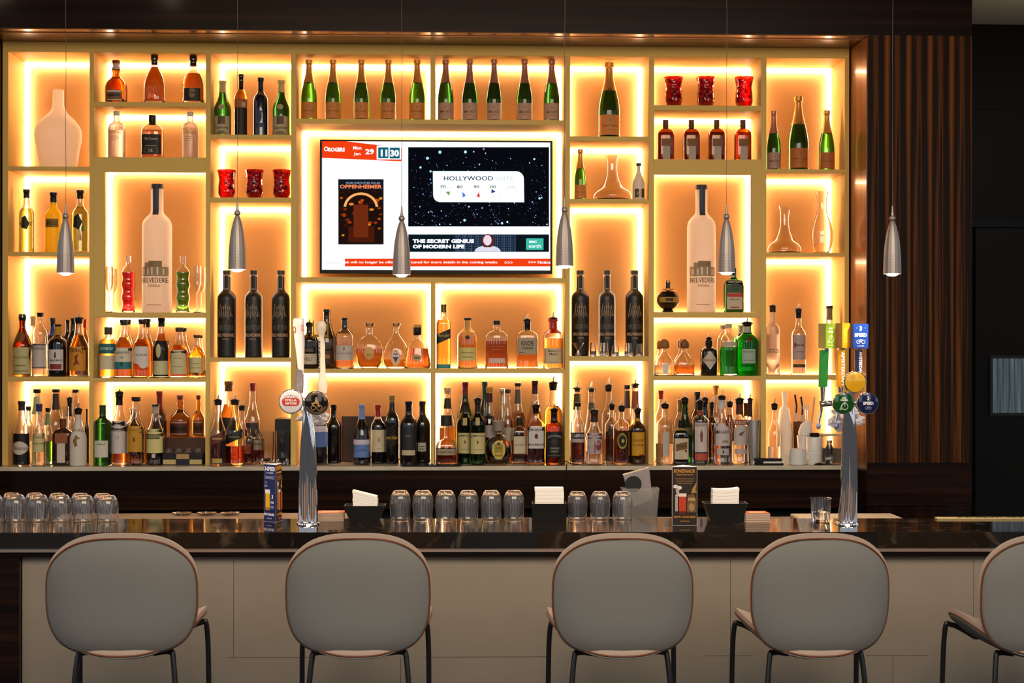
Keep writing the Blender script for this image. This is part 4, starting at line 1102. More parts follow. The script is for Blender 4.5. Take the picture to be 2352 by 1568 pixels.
bottle('amber bottle with grey labelled neck and black stopper in the back row', 1190, 880, 37, 'slope', 'clear', (.62, 'amber'), [(.96, 1, 'black'), (.74, .92, '#5a4c38')], [(.30, .54, .85, '#a85c14', [('E', 0, .5, .2, .2, '#5a2c08')])], base=CT, off=.20)
bottle('amber rum bottle with dark brown neck foil in the back row', 1229, 875, 36, 'slope', 'clear', (.72, 'amber'), [(.84, 1, '#2a0c08')], base=CT, off=.19)
bottle('gold spirit bottle with chrome pourer in the back right corner', 1272, 882, 42, 'spirit', 'clear', (.72, 'gold'), [(.92, 1, 'dark')], base=CT, off=.19, spout=12)
bottle('squat flask with square stopper and metal band lettering', 1025, 954, 48, 'squat', 'clear', (.34, 'darkl'), [(.79, 1, '#2a2018')], [(.20, .32, .92, '#a8997c', [('DISARONNO', .5, .5, '#4a3c28', .85)])], base=CT, off=.03, n=4, dy=.7)
jl = [(.17, .50, .94, '#c8bc82', [('JAMESON', .86, .12, '#20281c', .95, .1), ('E', 0, .56, .12, .08, '#7a3c1c'), ('R', -.6, .6, .2, .22, '#8a8050')]), (.62, .74, .26, '#b0a468', [])]
bottle('green whiskey bottle with cream label, left of the overlapping pair', 1068, 922, 38, 'short', '=dgreen', None, [(.84, 1, '#2c1410')], jl, base=CT, off=.085, group='pair of green whiskey bottles')
bottle('green whiskey bottle with cream label, right and front of the pair', 1097, 920, 37, 'short', '=dgreen', None, [(.84, 1, '#1c1010')], jl, base=CT, off=.035, group='pair of green whiskey bottles', spout=9)
bottle('round faceted whisky bottle with gold oval label', 1145, 967, 62, 'crown', 'clear', (.42, 'darkl'), [(.78, 1, '#8a7c70')], [(.12, .56, .50, '#c8b458', [('R', -.62, .62, .14, .8, '#9a8420'), ('E', 0, .82, .3, .07, '#3a2c10'), ('CROWN', .6, .08, '#4a3c10', .5)], 'o')], base=CT, off=.05, dy=.55)
bottle('short square clear whisky bottle with cream label and black cap', 1194, 960, 36, 'hip', 'clear', (.20, 'darkl'), [(.84, 1, '#17120e', 1.2)], [(.22, .60, .75, '#cdc0a0', [('BULLEIT', .5, .12, '#6a5c40', .7)])], base=CT, off=.055, n=4, dy=.7)
bottle('square bourbon bottle with large white label, front row beside the black labelled one', 1231, 934, 43, 'short', 'clear', (.42, 'darkl'), [(.88, 1, 'black')], [(.28, .66, .94, '#cfc6c6', [('JIM BEAM', .84, .13, '#28201e', .9), ('E', 0, .56, .2, .12, '#5a2418'), ('BOURBON', .18, .11, '#3a3230', .85)])], base=CT, off=.045, n=4, spout=8)
bottle('black labelled square whiskey bottle at the right of the crowded niche', 1272, 943, 40, 'sq', 'amberg', (.6, 'darkl'), [(.78, 1, 'dark')], [(.14, .62, .9, '#131110', [('JACK DANIELS', .84, .10, '#b0a8a0', .85, .14), ('E', 0, .62, .5, .10, '#2c2a28'), ('TENNESSEE', .36, .07, '#a09890', .6), ('WHISKEY', .24, .07, '#a09890', .5), ('R', -.8, .8, .08, .09, '#a09890')])], base=CT, off=.035, spout=10)

# --- column 6
champ('magnum champagne bottle alone in the upper right-centre niche', 1399, 145, 50, S[6][0], 'goldfoil', '#c98038', None, .10, body='=dgreen')
champ('small champagne bottle left of the wide clear decanter', 1333, 344, 28, S[6][1], 'goldfoil', '#c98038', None, .10)
bottle('wide based clear glass wine decanter between champagne and sake', 1406, 357, 90, 'dec', 'clear', None, base=S[6][1], off=.13, name='decanter', cat='decanter')
bottle('small lilac white sake bottle with black cap and dark label', 1467, 376, 28, 'sake', '=milk', None, [(.94, 1, '#1c3028')], [(.06, .30, .9, None, [('R', -.8, -.1, 0, 1, '#4a3c1c'), ('R', -.02, .25, .1, .95, '#c8bcae'), ('R', .4, .9, 0, 1, '#4a3c1c'), ('SAKE', .5, .3, '#c8b48a', .5)])], base=S[6][1], off=.07)
for x, l, w in ((1333, 'matt black vodka bottle with etched tree, left of the three right of the screen', 41), (1394, 'matt black vodka bottle with etched tree, middle of the three right of the screen', 40), (1457, 'matt black vodka bottle with etched tree, right of the three right of the screen', 41)):
    belv_black(l, x, 622, w, S[6][2], .17, 'matt black vodka bottles, sixth column')
SG = 'small glasses before the black vodka bottles'
# double cone jigger
t = thing('jigger', 'steel double cone jigger before the left black vodka bottle', 'jigger', (P(1328, 800, YF + .035).x, YF + .035, S[6][2] + .0004))
bm = bmesh.new(); k = pxm(YF)
lathe(bm, [(8 * k, 0), (3 * k, 12 * k), (3 * k, 14 * k), (13.5 * k, 31 * k), (12.5 * k, 31 * k), (2 * k, 16 * k)], 24)
obj('cone', bm, 'steel', t)
bottle('narrow upturned shot glass beside the steel jigger', 1362, 787, 17, 'shot', 'softclear', None, base=S[6][2], off=.035, name='shot_glass', cat='glass', group=SG)
bottle('wide upturned faceted glass before the middle black vodka bottle', 1387, 787, 24, 'shot', 'softclear', None, base=S[6][2], off=.04, name='shot_glass', cat='glass', group=SG)
bottle('short upturned shot glass right of the wide faceted one', 1413, 793, 19, 'shot', 'softclear', None, base=S[6][2], off=.035, name='shot_glass', cat='glass', group=SG)
bottle('upturned shot glass left before the right black vodka bottle', 1444, 788, 22, 'shot', 'softclear', None, base=S[6][2], off=.035, name='shot_glass', cat='glass', group=SG)
bottle('upturned shot glass right before the right black vodka bottle', 1469, 789, 18, 'shot', 'softclear', None, base=S[6][2], off=.035, name='shot_glass', cat='glass', group=SG)
# counter, column 6
bottle('clear bottle with gold and green neck label and pourer, back left', 1325, 894, 36, 'cone', 'clear', (.3, 'water'), [(.72, .94, '#3a3c20')], base=CT, off=.215, spout=12)
bottle('pale gold bottle with dark neck patch and pourer in the back row', 1359, 895, 38, 'cone', 'clear', (.35, 'gold'), [(.72, .82, '#4a4424')], base=CT, off=.215, spout=13)
bottle('clear vodka bottle with stacked red lettering and glass tipped pourer', 1398, 887, 36, 'spirit', 'clear', (.5, 'water'), [(.93, 1, 'black')], [(.36, .62, .5, None, [('STOLI', .8, .22, '#3a1410', .7), ('R', -.3, .3, .1, .5, '#3a1410')])], base=CT, off=.20, spout=14)
bottle('clear bottle with brown neck label in the back row, left of two', 1441, 885, 30, 'cone', 'clear', (.55, 'gold'), [(.70, .93, '#3a2418'), (.95, 1, 'black')], base=CT, off=.215)
bottle('clear bottle with rust neck label and pourer in the back row, right of two', 1459, 886, 34, 'cone', 'clear', (.55, 'gold'), [(.70, .93, '#8a4c2c')], base=CT, off=.155, spout=10)
bottle('clear aperitif bottle with black band of white capitals at the upright', 1327, 925, 33, 'spirit', 'clear', (.36, 'darkl'), [(.94, 1, 'black')], [(.42, .52, .93, '#161414', [('CAMPARI', .5, .6, '#d0c8c4', .95)]), (.36, .42, .93, '#b0a4a4', [])], base=CT, off=.035)
bottle('clear bottle with dark pink lettered label and water-clear bottom', 1365, 945, 41, 'slope', 'clear', (.24, 'water'), [(.80, 1, '#2a1410')], [(.20, .60, .8, '#b0a0a0', [('E', .5, .4, .4, .25, '#8a3c34'), ('SOHO', .5, .15, '#c8bcb8', .7), ('R', -.15, .1, .05, .9, '#8a5c54')])], base=CT, off=.035, spout=10)
bottle('dark liqueur bottle with small neck label and pourer left of the middle', 1405, 932, 34, 'short', 'clear', (.55, 'darkl'), [(.93, 1, 'black')], [(.50, .60, .6, '#3a3020', [])], base=CT, off=.11, spout=11)
bottle('dark bottle with yellow ring emblem and pourer', 1427, 936, 40, 'short', 'clear', (.60, 'darkl'), [(.93, 1, 'black')], [(.28, .56, .7, None, [('E', 0, .5, .8, .5, '#9a9420'), ('E', 0, .5, .62, .38, '#100c08'), ('E', .1, .5, .25, .12, '#b0a860')])], base=CT, off=.035, spout=12)
bottle('dark brown coffee liqueur bottle with arched yellow label', 1465, 943, 38, 'short', '=darkbrown', None, [(.94, 1, 'black'), (.80, .86, '#b89030')], [(.16, .60, .78, '#c89418', [('KAHLUA', .66, .12, '#7a3c08', .85), ('COFFEE', .45, .10, '#7a3c08', .8), ('R', .1, .9, .0, .05, '#7a1408')])], base=CT, off=.04, spout=8)

# --- column 7
for i, (x, l) in enumerate(((1547, 'red crackled glass candle holder, left of the right three'), (1621, 'red crackled glass candle holder, middle of the right three'), (1709, 'deep red crackled glass candle holder beside the glowing right edge'))):
    bottle(l, x, 178, 44, 'tulip', 'redglass', None, base=S[7][0], off=.10, name='candle_holder', cat='candle holder', group='red candle holders in the seventh column')
for i, x in enumerate((1529, 1588, 1646, 1706)):
    bottle('square brown orange liqueur bottle, %s of four from the left' % ORD[i], x, 277, 38.5, 'hip', 'amberg', (.70, 'brownl'), [(.80, 1, '#5a2c10')], [(.03, .42, .42, '#a89c90', []), (.36, .54, .62, '#7a4a1c', [])], base=S[7][1], off=.10, group='brown orange liqueur bottles', n=4, dy=.8)
z_ = S[7][2]
bottle('round black and gold raspberry liqueur orb bottle', 1534, 642, 52, 'orb', '=dark', None, [(.93, 1, 'goldfoil'), (.66, .72, 'goldfoil', 2.2)], [(.30, .46, .97, '#b0883a', [('R', -.35, .35, .2, .8, '#3a2408')])], base=z_, off=.10)
giant('giant frosted vodka bottle with blue neck strip, right alcove', 1611, 426, z_, 66)
bottle('dark green square herbal liqueur bottle with framed white label', 1685, 616, 44, 'flask', '=dgreen', None, [(.88, 1, 'black')], [(.06, .72, .86, '#3a4a30', [('R', -.94, .94, .02, .98, '#c8bca8'), ('R', -.86, .86, .05, .95, '#b8b09c'), ('E', 0, .78, .5, .17, '#26402a'), ('R', -.94, .94, .44, .56, '#b03418'), ('R', -.55, .55, .06, .10, '#b03418'), ('MEISTER', .35, .05, '#6a6458', .6)])], base=z_, off=.10, n=6, dy=.7)
b_ = S[7][3]
bottle('squat clear tequila bottle with round cork, front at the left upright', 1526, 780, 48, 'patron', 'softclear', (.30, 'water'), [(.76, 1, '#8a5c30')], [(.06, .34, .25, '#e0dcd4', [])], base=b_, off=.05, dy=.8)
bottle('squat clear tequila bottle with round cork, behind at the left upright', 1514, 783, 22, 'patron', 'softclear', (.3, 'water'), [(.76, 1, '#8a6a40')], base=b_, off=.16)
bottle('squat bottle of golden tequila with round cork, in front', 1573, 780, 48, 'patron', 'softclear', (.30, 'gold'), [(.76, 1, '#7a4c28')], base=b_, off=.05, dy=.8)
bottle('squat bottle of golden tequila with cork, hidden behind the front one', 1564, 780, 40, 'patron', 'softclear', (.3, 'gold'), [(.76, 1, '#7a4c28')], base=b_, off=.17, dy=.8)
bottle('black apothecary gin bottle with white diamond label', 1628, 780, 39, 'hip', '=dark', None, [(.80, .97, 'black', 1.2)], [(.16, .70, .97, '#c4b6a4', [('HENDRICKS', .5, .10, '#7a6c5c', 1.0)], 'd')], base=b_, off=.08, spout=10)
bottle('tall ribbed green gin bottle with pale clear neck, in front', 1673, 745, 40, 'tanq', 'clear', (.56, 'bright_green'), [(.93, 1, '#b8b09c')], [(.58, .66, .8, '#b8ac98', [])], base=b_, off=.05)
bottle('tall pale green gin bottle with clear neck, behind the ribbed one', 1660, 748, 32, 'tanq', 'clear', (.5, 'limel'), [(.93, 1, '#a8a08c')], base=b_, off=.16)
bottle('bright green gin bottle with red seal and white label', 1722, 745, 51, 'tanq', '=bright_green', None, [(.84, .96, '#9aa890'), (.96, 1, 'black')], [(.24, .52, .62, '#9fb0a0', [('TANQUERAY', .8, .12, '#3a5a40', .85), ('R', -.8, .8, .2, .24, '#5a7a60')]), (.66, .76, .22, '#5a1410', [], 'o')], base=b_, off=.05, spout=9)
bottle('bright green gin bottle with pale neck, behind the red sealed one', 1704, 748, 38, 'tanq', '=bright_green', None, [(.84, 1, '#9aa890')], base=b_, off=.165)
# counter, column 7
bottle('clear bottle with red cap at the back left of the seventh counter niche', 1518, 897, 26, 'spirit', 'clear', (.4, 'water'), [(.88, 1, '#8a1414')], base=CT, off=.215)
bottle('large clear bottle with tall white strip label and pourer, left front', 1528, 932, 44, 'short', 'clear', (.35, 'water'), [(.95, 1, 'black')], [(.14, .56, .35, '#bcb0a4', [])], base=CT, off=.05, spout=8)
bottle('greenish clear bottle with square cream cap in the back row', 1561, 918, 28, 'wine', 'softclear', (.5, 'greenl'), [(.80, 1, '#8a7438')], base=CT, off=.19)
bottle('green herbal bottle with pourer behind the black square bottle', 1573, 918, 38, 'slope', '=dgreen', None, [(.93, 1, 'black')], [(.44, .56, .9, '#5a6438', [])], base=CT, off=.115, spout=14)
bottle('black bottle with square black cap in the back row beside the grey pourer', 1602, 900, 32, 'wine', '=darkbrown', None, [(.76, 1, 'black')], base=CT, off=.205)
bottle('dark bottle with grey pourer standing behind the soldier label gin', 1618, 918, 34, 'slope', '=dark', None, [(.93, 1, 'black')], base=CT, off=.14, spout=14)
bottle('slim dark bottle with thin pourer between gin and rum', 1634, 928, 24, 'wine', '=darkbrown', None, [(.93, 1, 'black')], base=CT, off=.19, spout=13)
bottle('tall clear bottle with gold cap in the back of the seventh niche', 1646, 886, 34, 'slope', 'clear', (.45, 'darkl'), [(.88, 1, '#a87c2c')], base=CT, off=.215)
bottle('brown bottle with thin pourer right of the rum with white neck', 1676, 926, 32, 'slope', 'clear', (.8, 'brownl'), [(.93, 1, 'black')], base=CT, off=.20, spout=12)
bottle('clear bottle with dark red neck behind the white crest label vodka', 1714, 926, 26, 'slope', 'clear', (.3, 'water'), [(.78, 1, '#5a1010')], base=CT, off=.19)
bottle('clear bottle with black pouring neck at the right back of the niche', 1728, 920, 26, 'slope', 'clear', (.3, 'water'), [(.74, 1, '#1c0c0a')], base=CT, off=.14, spout=10)
bottle('black square bottle with cream label and slanted brown stamp', 1563, 965, 36, 'hip', '=dark', None, [(.84, 1, 'black'), (.78, .83, '#a08030')], [(.12, .60, .90, '#cbb9a0', [('P', [(-.8, .38), (.8, .50), (.8, .84), (-.8, .72)], '#7a5424'), ('GUAVABERRY', .62, .09, '#2c1c0c', .7), ('E', .6, .40, .18, .06, '#5a3c18'), ('R', -.3, .3, .1, .12, '#8a7a60')])], base=CT, off=.02, n=5, dy=.7)
bottle('clear gin bottle with tall white soldier label and red strip', 1608, 925, 40, 'sq', 'clear', (.36, 'water'), [(.88, 1, 'dark'), (.80, .86, '#8a3c28')], [(.20, .68, .72, '#cdc0bc', [('BEEFEATER', .92, .09, '#7a5c30', .9), ('P', [(-.15, .35), (.15, .35), (.25, .6), (0, .78), (-.25, .6)], '#7a4630'), ('R', -1, 1, -.28, -.04, '#b8503c')])], base=CT, off=.04, spout=8)
bottle('clear rum bottle with white neck and white label, between gin and red-necked vodka', 1658, 914, 40, 'slope', 'clear', (.42, 'water'), [(.84, .97, '#cfc8c8'), (.97, 1, 'black')], [(.28, .62, .94, '#c9bcb8', [('BACARDI', .62, .15, '#28201e', .75), ('E', .55, 1.02, .25, .16, '#6a3430'), ('E', -.7, .62, .12, .09, '#3a302c'), ('R', -.1, .6, .15, .24, '#8a7a76')]), (.14, .24, .7, '#bcb0ac', [('E', 0, .5, .15, .25, '#3a302c')])], base=CT, off=.04, spout=14)
bottle('clear vodka bottle with red neck and white crest label', 1700, 920, 40, 'spirit', 'clear', (.36, 'water'), [(.78, .94, '#4a1010'), (.94, 1, 'black')], [(.30, .62, .86, None, [('P', [(-.9, 0), (.9, 0), (.9, .9), (0, 1.08), (-.9, .8)], '#c0b2aa'), ('P', [(-.4, .5), (.1, .45), (.5, .7), (-.1, .62)], '#5a504a')]), (.62, .70, .9, '#8a4c34', [('SMIRNOFF', .5, .6, '#d8c8b8', .85)]), (.16, .24, .7, '#b8a8a4', [])], base=CT, off=.04, spout=12)
bottle('brushed metal shaker tin at the right end of the seventh niche', 1735, 964, 28, 'tin', '=steel', None, base=CT, off=.03, name='shaker_tin', cat='shaker')

# --- column 8
champ('pink labelled champagne bottle at the left upright, right column', 1777, 256, 33, S[8][0], pm('dusky_pink_foil', '#a87864', .35, .5), '#a88c80', None, .10, 'MOET', '#1a1010', '=dgreen')
champ('magnum champagne bottle between the two smaller ones, right column', 1834, 223, 46, S[8][0], 'goldfoil', '#b06428', None, .10, body='=dgreen')
champ('orange labelled champagne bottle in front of the bright strip, right column', 1899, 255, 36, S[8][0], 'goldfoil', '#b06428', None, .10)
bottle('clear wine decanter with slanted lip in the right column', 1802, 478, 78, 'dec', 'clear', None, base=S[8][1], off=.13, name='decanter', cat='decanter', slant=-.42)
bottle('tall curving clear carafe before the bright strip', 1888, 440, 50, 'carafe', 'clear', None, base=S[8][1], off=.10, name='carafe', cat='carafe')
b_ = S[8][2]
bottle('frosted clear vodka bottle with gold letters at the left of the right column', 1775, 706, 33, 'belv', 'frostclear', (.6, 'water'), [(.93, 1, 'black')], [(.30, .42, .8, None, [('CORZO', .5, .5, '#7a6040', .9)])], base=b_, off=.09, spout=7)
bottle('clear vodka bottle with lilac label and red square mark', 1834, 713, 34, 'spirit', 'clear', (.72, 'water'), [(.88, 1, 'black')], [(.24, .62, .9, '#b49c98', [('R', -.8, -.6, .5, .68, '#8a1c10'), ('Ketel One', .60, .10, '#3a2820', .6), ('R', -.6, .7, .3, .34, '#8a7470')]), (.12, .17, .85, '#4a3820', [])], base=b_, off=.08, spout=10)
bottle('clear flask shaped bottle partly hidden behind the green tap handle', 1905, 703, 34, 'spirit', 'clear', (.5, 'water'), [(.80, .97, '#7a6a50'), (.97, 1, 'black')], base=b_, off=.10)

# ------------------------------------------------------------------ let crowded bottles stand side by side without touching
for it in range(400):
    moved = False
    for i, A_ in enumerate(BOT):
        for B_ in BOT[i + 1:]:
            if abs(A_[5] - B_[5]) > .05: continue
            dx, dy_ = B_[1] - A_[1], B_[2] - A_[2]
            f_ = 1.05 if max(A_[6], B_[6]) > 2.5 else 1.0
            rx, ry_ = (A_[3] + B_[3]) * f_ + .002, (A_[4] + B_[4]) * f_ + .002
            q_ = (dx / rx) ** 2 + (dy_ / ry_) ** 2
            if q_ >= .998: continue
            moved = True
            need = ry_ * math.sqrt(max(0, 1 - (dx / rx) ** 2)) - abs(dy_)
            lo_, hi_ = (A_, B_) if dy_ >= 0 else (B_, A_)
            step = min(need, .006)
            rl, rh = lo_[2] - lo_[8][0], hi_[8][1] - hi_[2]
            a_ = min(step / 2, rl); b__ = min(step - a_, rh); a_ = min(step - b__, rl)
            lo_[2] -= a_; hi_[2] += b__
            if a_ + b__ < step * .7:
                s_ = 1 if dx >= 0 else -1
                for O, g in ((A_, -s_), (B_, s_)):
                    O[1] = min(max(O[1] + g * .0012, O[7][0]), O[7][1])
    if not moved: break
for o_, x_, y_, *_r in BOT:
    # keep each bottle on the same line of sight while it moves in depth
    o_.location.x, o_.location.y = x_, y_

# ================================================================== clutter at the right end of the back counter
def at(px, Y, z=CT):
    return Vector((P(px, 1000, Y).x, Y, z + .0004))
def hz(px, py, Y, z=CT):
    return P(px, py, Y).z - z
k_ = pxm(YF)
bottle('clear round-shouldered bottle with black pourer before the rolled white paper', 1779, 932, 32, 'slope', 'clear', (.3, 'water'), [(.93, 1, 'black')], base=CT, off=.02, spout=12)
t = thing('paper_roll', 'tall cone of rolled white paper behind the clear pourer bottle', 'paper roll', at(1802, YF + .19))
bm = bmesh.new(); H = hz(1802, 899, YF + .19)
lathe(bm, [(19 * k_, 0), (19 * k_, H * .40), (12 * k_, H * .74), (5 * k_, H * .80), (7 * k_, H), (6 * k_, H), (4 * k_, H * .80), (11 * k_, H * .72)], 24)
obj('roll', bm, 'white_cloth', t)
for i, (x, top, l) in enumerate(((1828, 906, 'kitchen knife with black handle upright in the holder, left of two'), (1842, 911, 'kitchen knife with black handle upright in the holder, right of two'))):
    t = thing('kitchen_knife', l, 'knife', at(x, YF + .20), group='knives in the cutlery holder')
    H = hz(x, top, YF + .20)
    bm = bmesh.new(); tube(bm, curve_pts([(0, 0, H - .10), (.003, 0, H - .06), (-.002, 0, H - .03), (-.006, 0, H)], 4), [.006] * 12 + [.008], 8)
    obj('handle', bm, 'black', t)
    obj('blade', BX(-.008, .008, -.001, .001, .03, H - .10), 'steel', t)
t = thing('scissors', 'pair of scissors with blue handles upright beside the knives', 'scissors', at(1851, YF + .165))
H = hz(1853, 930, YF + .16)
A = Art(lambda x, y, l: Vector((x, 0, y)))
bm = bmesh.new()
for s in (-1, 1):
    pts = [(s * .009 + .008 * math.cos(a), 0, H - .014 + .013 * math.sin(a)) for a in [2 * math.pi * j / 12 for j in range(13)]]
    tube(bm, pts, .0022, 6, False)
obj('handles', bm, pm('light_blue_plastic', '#5a9ac8', .4), t)
bm = bmesh.new(); tube(bm, [(-.006, 0, H - .027), (.004, 0, .04)], .003, 6); tube(bm, [(.006, 0, H - .027), (-.004, 0, .04)], .003, 6)
obj('blades', bm, 'steel', t)
t = thing('bar_spoon', 'slanted wooden spoon leaning right of the scissors', 'spoon', at(1862, YF + .11))
bm = bmesh.new(); tube(bm, [(-.012, 0, .04), (.02, 0, hz(1872, 915, YF + .11)), (.024, 0, hz(1872, 912, YF + .11))], [.004, .006, .005], 8)
obj('shaft', bm, pm('pale_wood_spoon', '#c0a070', .5), t)
t = thing('cutlery_holder', 'brown pot holding the knives and scissors', 'utensil pot', at(1840, YF + .18))
# kept as a ring of wall round the knives
bm = bmesh.new(); lathe(bm, [(.038, 0), (.043, hz(1840, 968, YF + .18)), (.040, hz(1840, 968, YF + .18)), (.036, .004)], 24, closed=False)
obj('pot_wall', bm, pm('brown_pot', '#4a2a1c', .5), t)
t = thing('bowl', 'large white bowl with a folded cloth, behind the white cup', 'bowl', at(1847, YF + .062))
H = hz(1847, 1000, YF + .055)
bm = bmesh.new(); lathe(bm, [(.020, 0), (.025, .004), (.034, H * .5), (.040, H), (.038, H), (.030, H * .5), (.001, .008)], 26, closed=False)
obj('bowl_body', bm, 'white', t)
bm = bmesh.new()
A = Art(lambda x, y, l: Vector((x, -.004 + .02 * math.sin(x * 60) * .3, y)))
HH = hz(1855, 965, YF + .055)
lathe(bm, [(.036, H + .001), (.038, H + .02), (.030, HH * .9), (.012, HH), (.002, HH)], 14)
for v in bm.verts:
    v.co.x += .006 * math.sin(v.co.z * 90) + .01 * (v.co.z - H) / .05; v.co.y *= .8
obj('cloth', bm, 'white_cloth', t)
t = thing('napkin', 'white folded card leaning left of the white cup', 'card', at(1805, YF + .035))
bm = bmesh.new()
pts = [(-.040, 0, .0), (.030, 0, .0), (.040, .012, .036), (-.010, .022, .062), (-.046, .012, .030)]
vs = [bm.verts.new(p) for p in pts] + [bm.verts.new((p[0], p[1] + .002, p[2])) for p in pts]
bm.faces.new(vs[:5]); bm.faces.new(vs[5:][::-1])
for i in range(5): bm.faces.new((vs[i], vs[i + 5], vs[(i + 1) % 5 + 5], vs[(i + 1) % 5]))
obj('sheet', bm, 'white_cloth', t, 0)
t = thing('cup', 'white cup with brown rim at the front of the back counter', 'cup', at(1832, YF - .037))
H = hz(1833, 1030, YF - .035); r = 19.5 * k_
bm = bmesh.new(); lathe(bm, [(r * .85, 0), (r * .95, .004), (r, H * .4), (r, H), (r - .003, H), (r - .004, .006), (.0005, .006)], 28, closed=False)
obj('cup_body', bm, 'white', t)
bm = bmesh.new(); tube(bm, curve_pts([(r, 0, H * .78), (r + .012, 0, H * .72), (r + .013, 0, H * .4), (r, 0, H * .3)], 5), .004, 8)
obj('handle', bm, 'white', t)
bm = bmesh.new(); lathe(bm, [(r - .0045, H - .004), (r - .0045, H - .002)], 24)
obj('drink', bm, pm('milky_coffee', '#b08050', .3), t)
t = thing('canister', 'white canister with black lid behind the white cup', 'canister', at(1870, YF - .014))
r = 18 * k_; H = hz(1868, 1003, YF - .012)
bm = bmesh.new(); lathe(bm, [(r * .94, 0), (r, .003), (r, H * .45), (r * .95, H * .46), (r * .95, H * .49), (r, H * .5), (r, H * .98), (r * .96, H)], 28)
obj('canister_body', bm, 'white', t)
bm = bmesh.new(); lathe(bm, [(r * .62, H + .0005), (r * .66, H + .006), (r * .62, H + .012), (r * .66, H + .018), (r * .6, H + .022)], 24)
obj('lid', bm, 'black', t)
t = thing('wallet', 'black folded bill holders lying at the counter edge', 'bill holder', at(1765, YF - .045))
bm = bmesh.new(); box(bm, -.072, .078, -.025, .025, 0, .010, bev=.003)
obj('lower_cover', bm, 'black', t)
bm = bmesh.new(); box(bm, -.030, .066, -.022, .022, .0105, .020, bev=.001); obj('papers', bm, 'white_cloth', t)
bm = bmesh.new(); box(bm, -.076, .070, -.025, .025, .0205, .036, bev=.004); obj('upper_cover', bm, 'black', t)
t = thing('storage_box', 'clear lidded box of dark pods right of the canister', 'container', at(1906, YF + .06))
w = 22 * k_; H = hz(1912, 1000, YF + .06)
bm = bmesh.new(); box(bm, -w, w, -.05, .05, 0, H, bev=.004)
obj('box_body', bm, pm('smoky_clear_box', (.75, .68, .55), .08, 0, .85), t)
obj('contents', BX(-w + .004, w - .004, -.044, .044, .004, H * .55, bev=.004), pm('dark_pods', '#1a1410', .6, bump=1, bscale=300), t)
obj('lid', BX(-w - .002, w + .002, -.052, .052, H + .0005, H + .012, bev=.003), pm('cream_lid', '#c8b890', .5), t)
t = thing('jar', 'small clear jar with steel top before the lidded box', 'jar', at(1905, YF - .03))
bm = bmesh.new(); H = hz(1905, 1012, YF - .03)
lathe(bm, [(.018, 0), (.020, .003), (.020, H * .7), (.013, H * .85), (.013, H * .9)], 20)
obj('jar_body', bm, 'softclear', t)
bm = bmesh.new(); lathe(bm, [(.0145, H * .9), (.0145, H), (.010, H + .003)], 20)
obj('lid', bm, 'steel', t)
t = thing('tongs', 'dark tongs lying flat before the canister', 'tongs', at(1890, YF - .068))
bm = bmesh.new(); tube(bm, [(-.048, 0, .004), (-.02, 0, .010), (.0, 0, .004)], [.002, .005, .003], 8); tube(bm, [(-.03, .004, .003), (.02, .006, .006), (.055, 0, .003)], [.003, .004, .002], 8)
obj('arms', bm, 'black', t)
t = thing('cup_stack', 'stack of white takeaway cups against the veneer reveal', 'cups', at(1976, YF - .03))
r = 17 * k_
bm = bmesh.new(); H = hz(1976, 1005, YF - .03)
pr = [(r * .8, 0)]
for j in range(5):
    z = H * (.55 + .09 * j)
    pr += [(r * (.93 + .01 * j), z - .002), (r * (1.05 + .005 * j), z), (r * (1.05 + .005 * j), z + .003), (r * .96, z + .0035)]
lathe(bm, pr, 24)
obj('cups', bm, 'white_cloth', t)

# things at the front edge of the back counter
x0, x1 = P(922, 1070, YC - .02).x, P(1060, 1070, YC - .02).x
tag(obj('menu_folder', BX(x0, x1, YC - .012, YC + .10, ZCT + .0006, ZCT + .006, bev=.002), 'black'), 'flat black folder overhanging the back counter edge near the middle', 'folder')
t = thing('cord', 'black cord tied at the upright and hanging over the counter edge', 'cord', (P(1300, 1060, YC - .006).x, YC - .006, ZCT + .003))
d = lambda px, py: P(px, py, YC - .006) - t.location
bm = bmesh.new(); tube(bm, curve_pts([d(1302, 1062), d(1301, 1076), d(1300, 1084), d(1296, 1100), d(1290, 1125)], 4), .0024, 7)
obj('tail', bm, 'black', t)
bm = bmesh.new(); tube(bm, curve_pts([d(1284, 1066), d(1294, 1064), d(1301, 1058), d(1309, 1064), d(1330, 1066)], 4), .0026, 7)
obj('knot', bm, 'black', t)

# ================================================================== on the bar
def onbar(px, py):
    return Pz(px, py, ZB) + Vector((0, 0, .0005))
def bz(p, px, py):
    return P(px, py, p.y).z - p.z
# upturned tumblers
def tumbler(label, px, py, top, w, group):
    p = onbar(px, py)
    k = pxm(p.y); r = w / 2 * k; H = bz(p, px, top)
    t = thing('tumbler', label, 'drinking glass', p, rnd.uniform(0, 1), group)
    pf = PR['tumb']
    bm = bmesh.new()
    out = [(pf(h) * r, h * H) for h in pf.samples(0, 1, 4)]
    inn = [(pf(h * .98) * r - .0022, h * H) for h in pf.samples(0, .84, 4)]
    inn[-1] = (inn[-1][0] * .72, H * .855)
    lathe(bm, [(1e-4, H)] + out[::-1] + inn + [(1e-4, H * .865)], 24, closed=False)
    bmesh.ops.remove_doubles(bm, verts=bm.verts, dist=1e-6)
    bmesh.ops.recalc_face_normals(bm, faces=bm.faces)
    obj('glass', bm, 'scatterglass', t, 50)
NUM = ['first', 'second', 'third', 'fourth', 'fifth', 'sixth']
for i, x in enumerate((-17, 36, 88, 140, 192, 247)):
    tumbler('upturned clear tumbler in the left group, front row, %s from the left' % NUM[i], x, 1200, 1135 + i * .5, 50, 'upturned tumblers left, front row')
for i, x in enumerate((-24, 26, 78, 131, 183, 234)):
    tumbler('upturned clear tumbler in the left group, back row, %s from the left' % NUM[i], x + 1, 1194, 1131 + i * .4, 47, 'upturned tumblers left, back row')
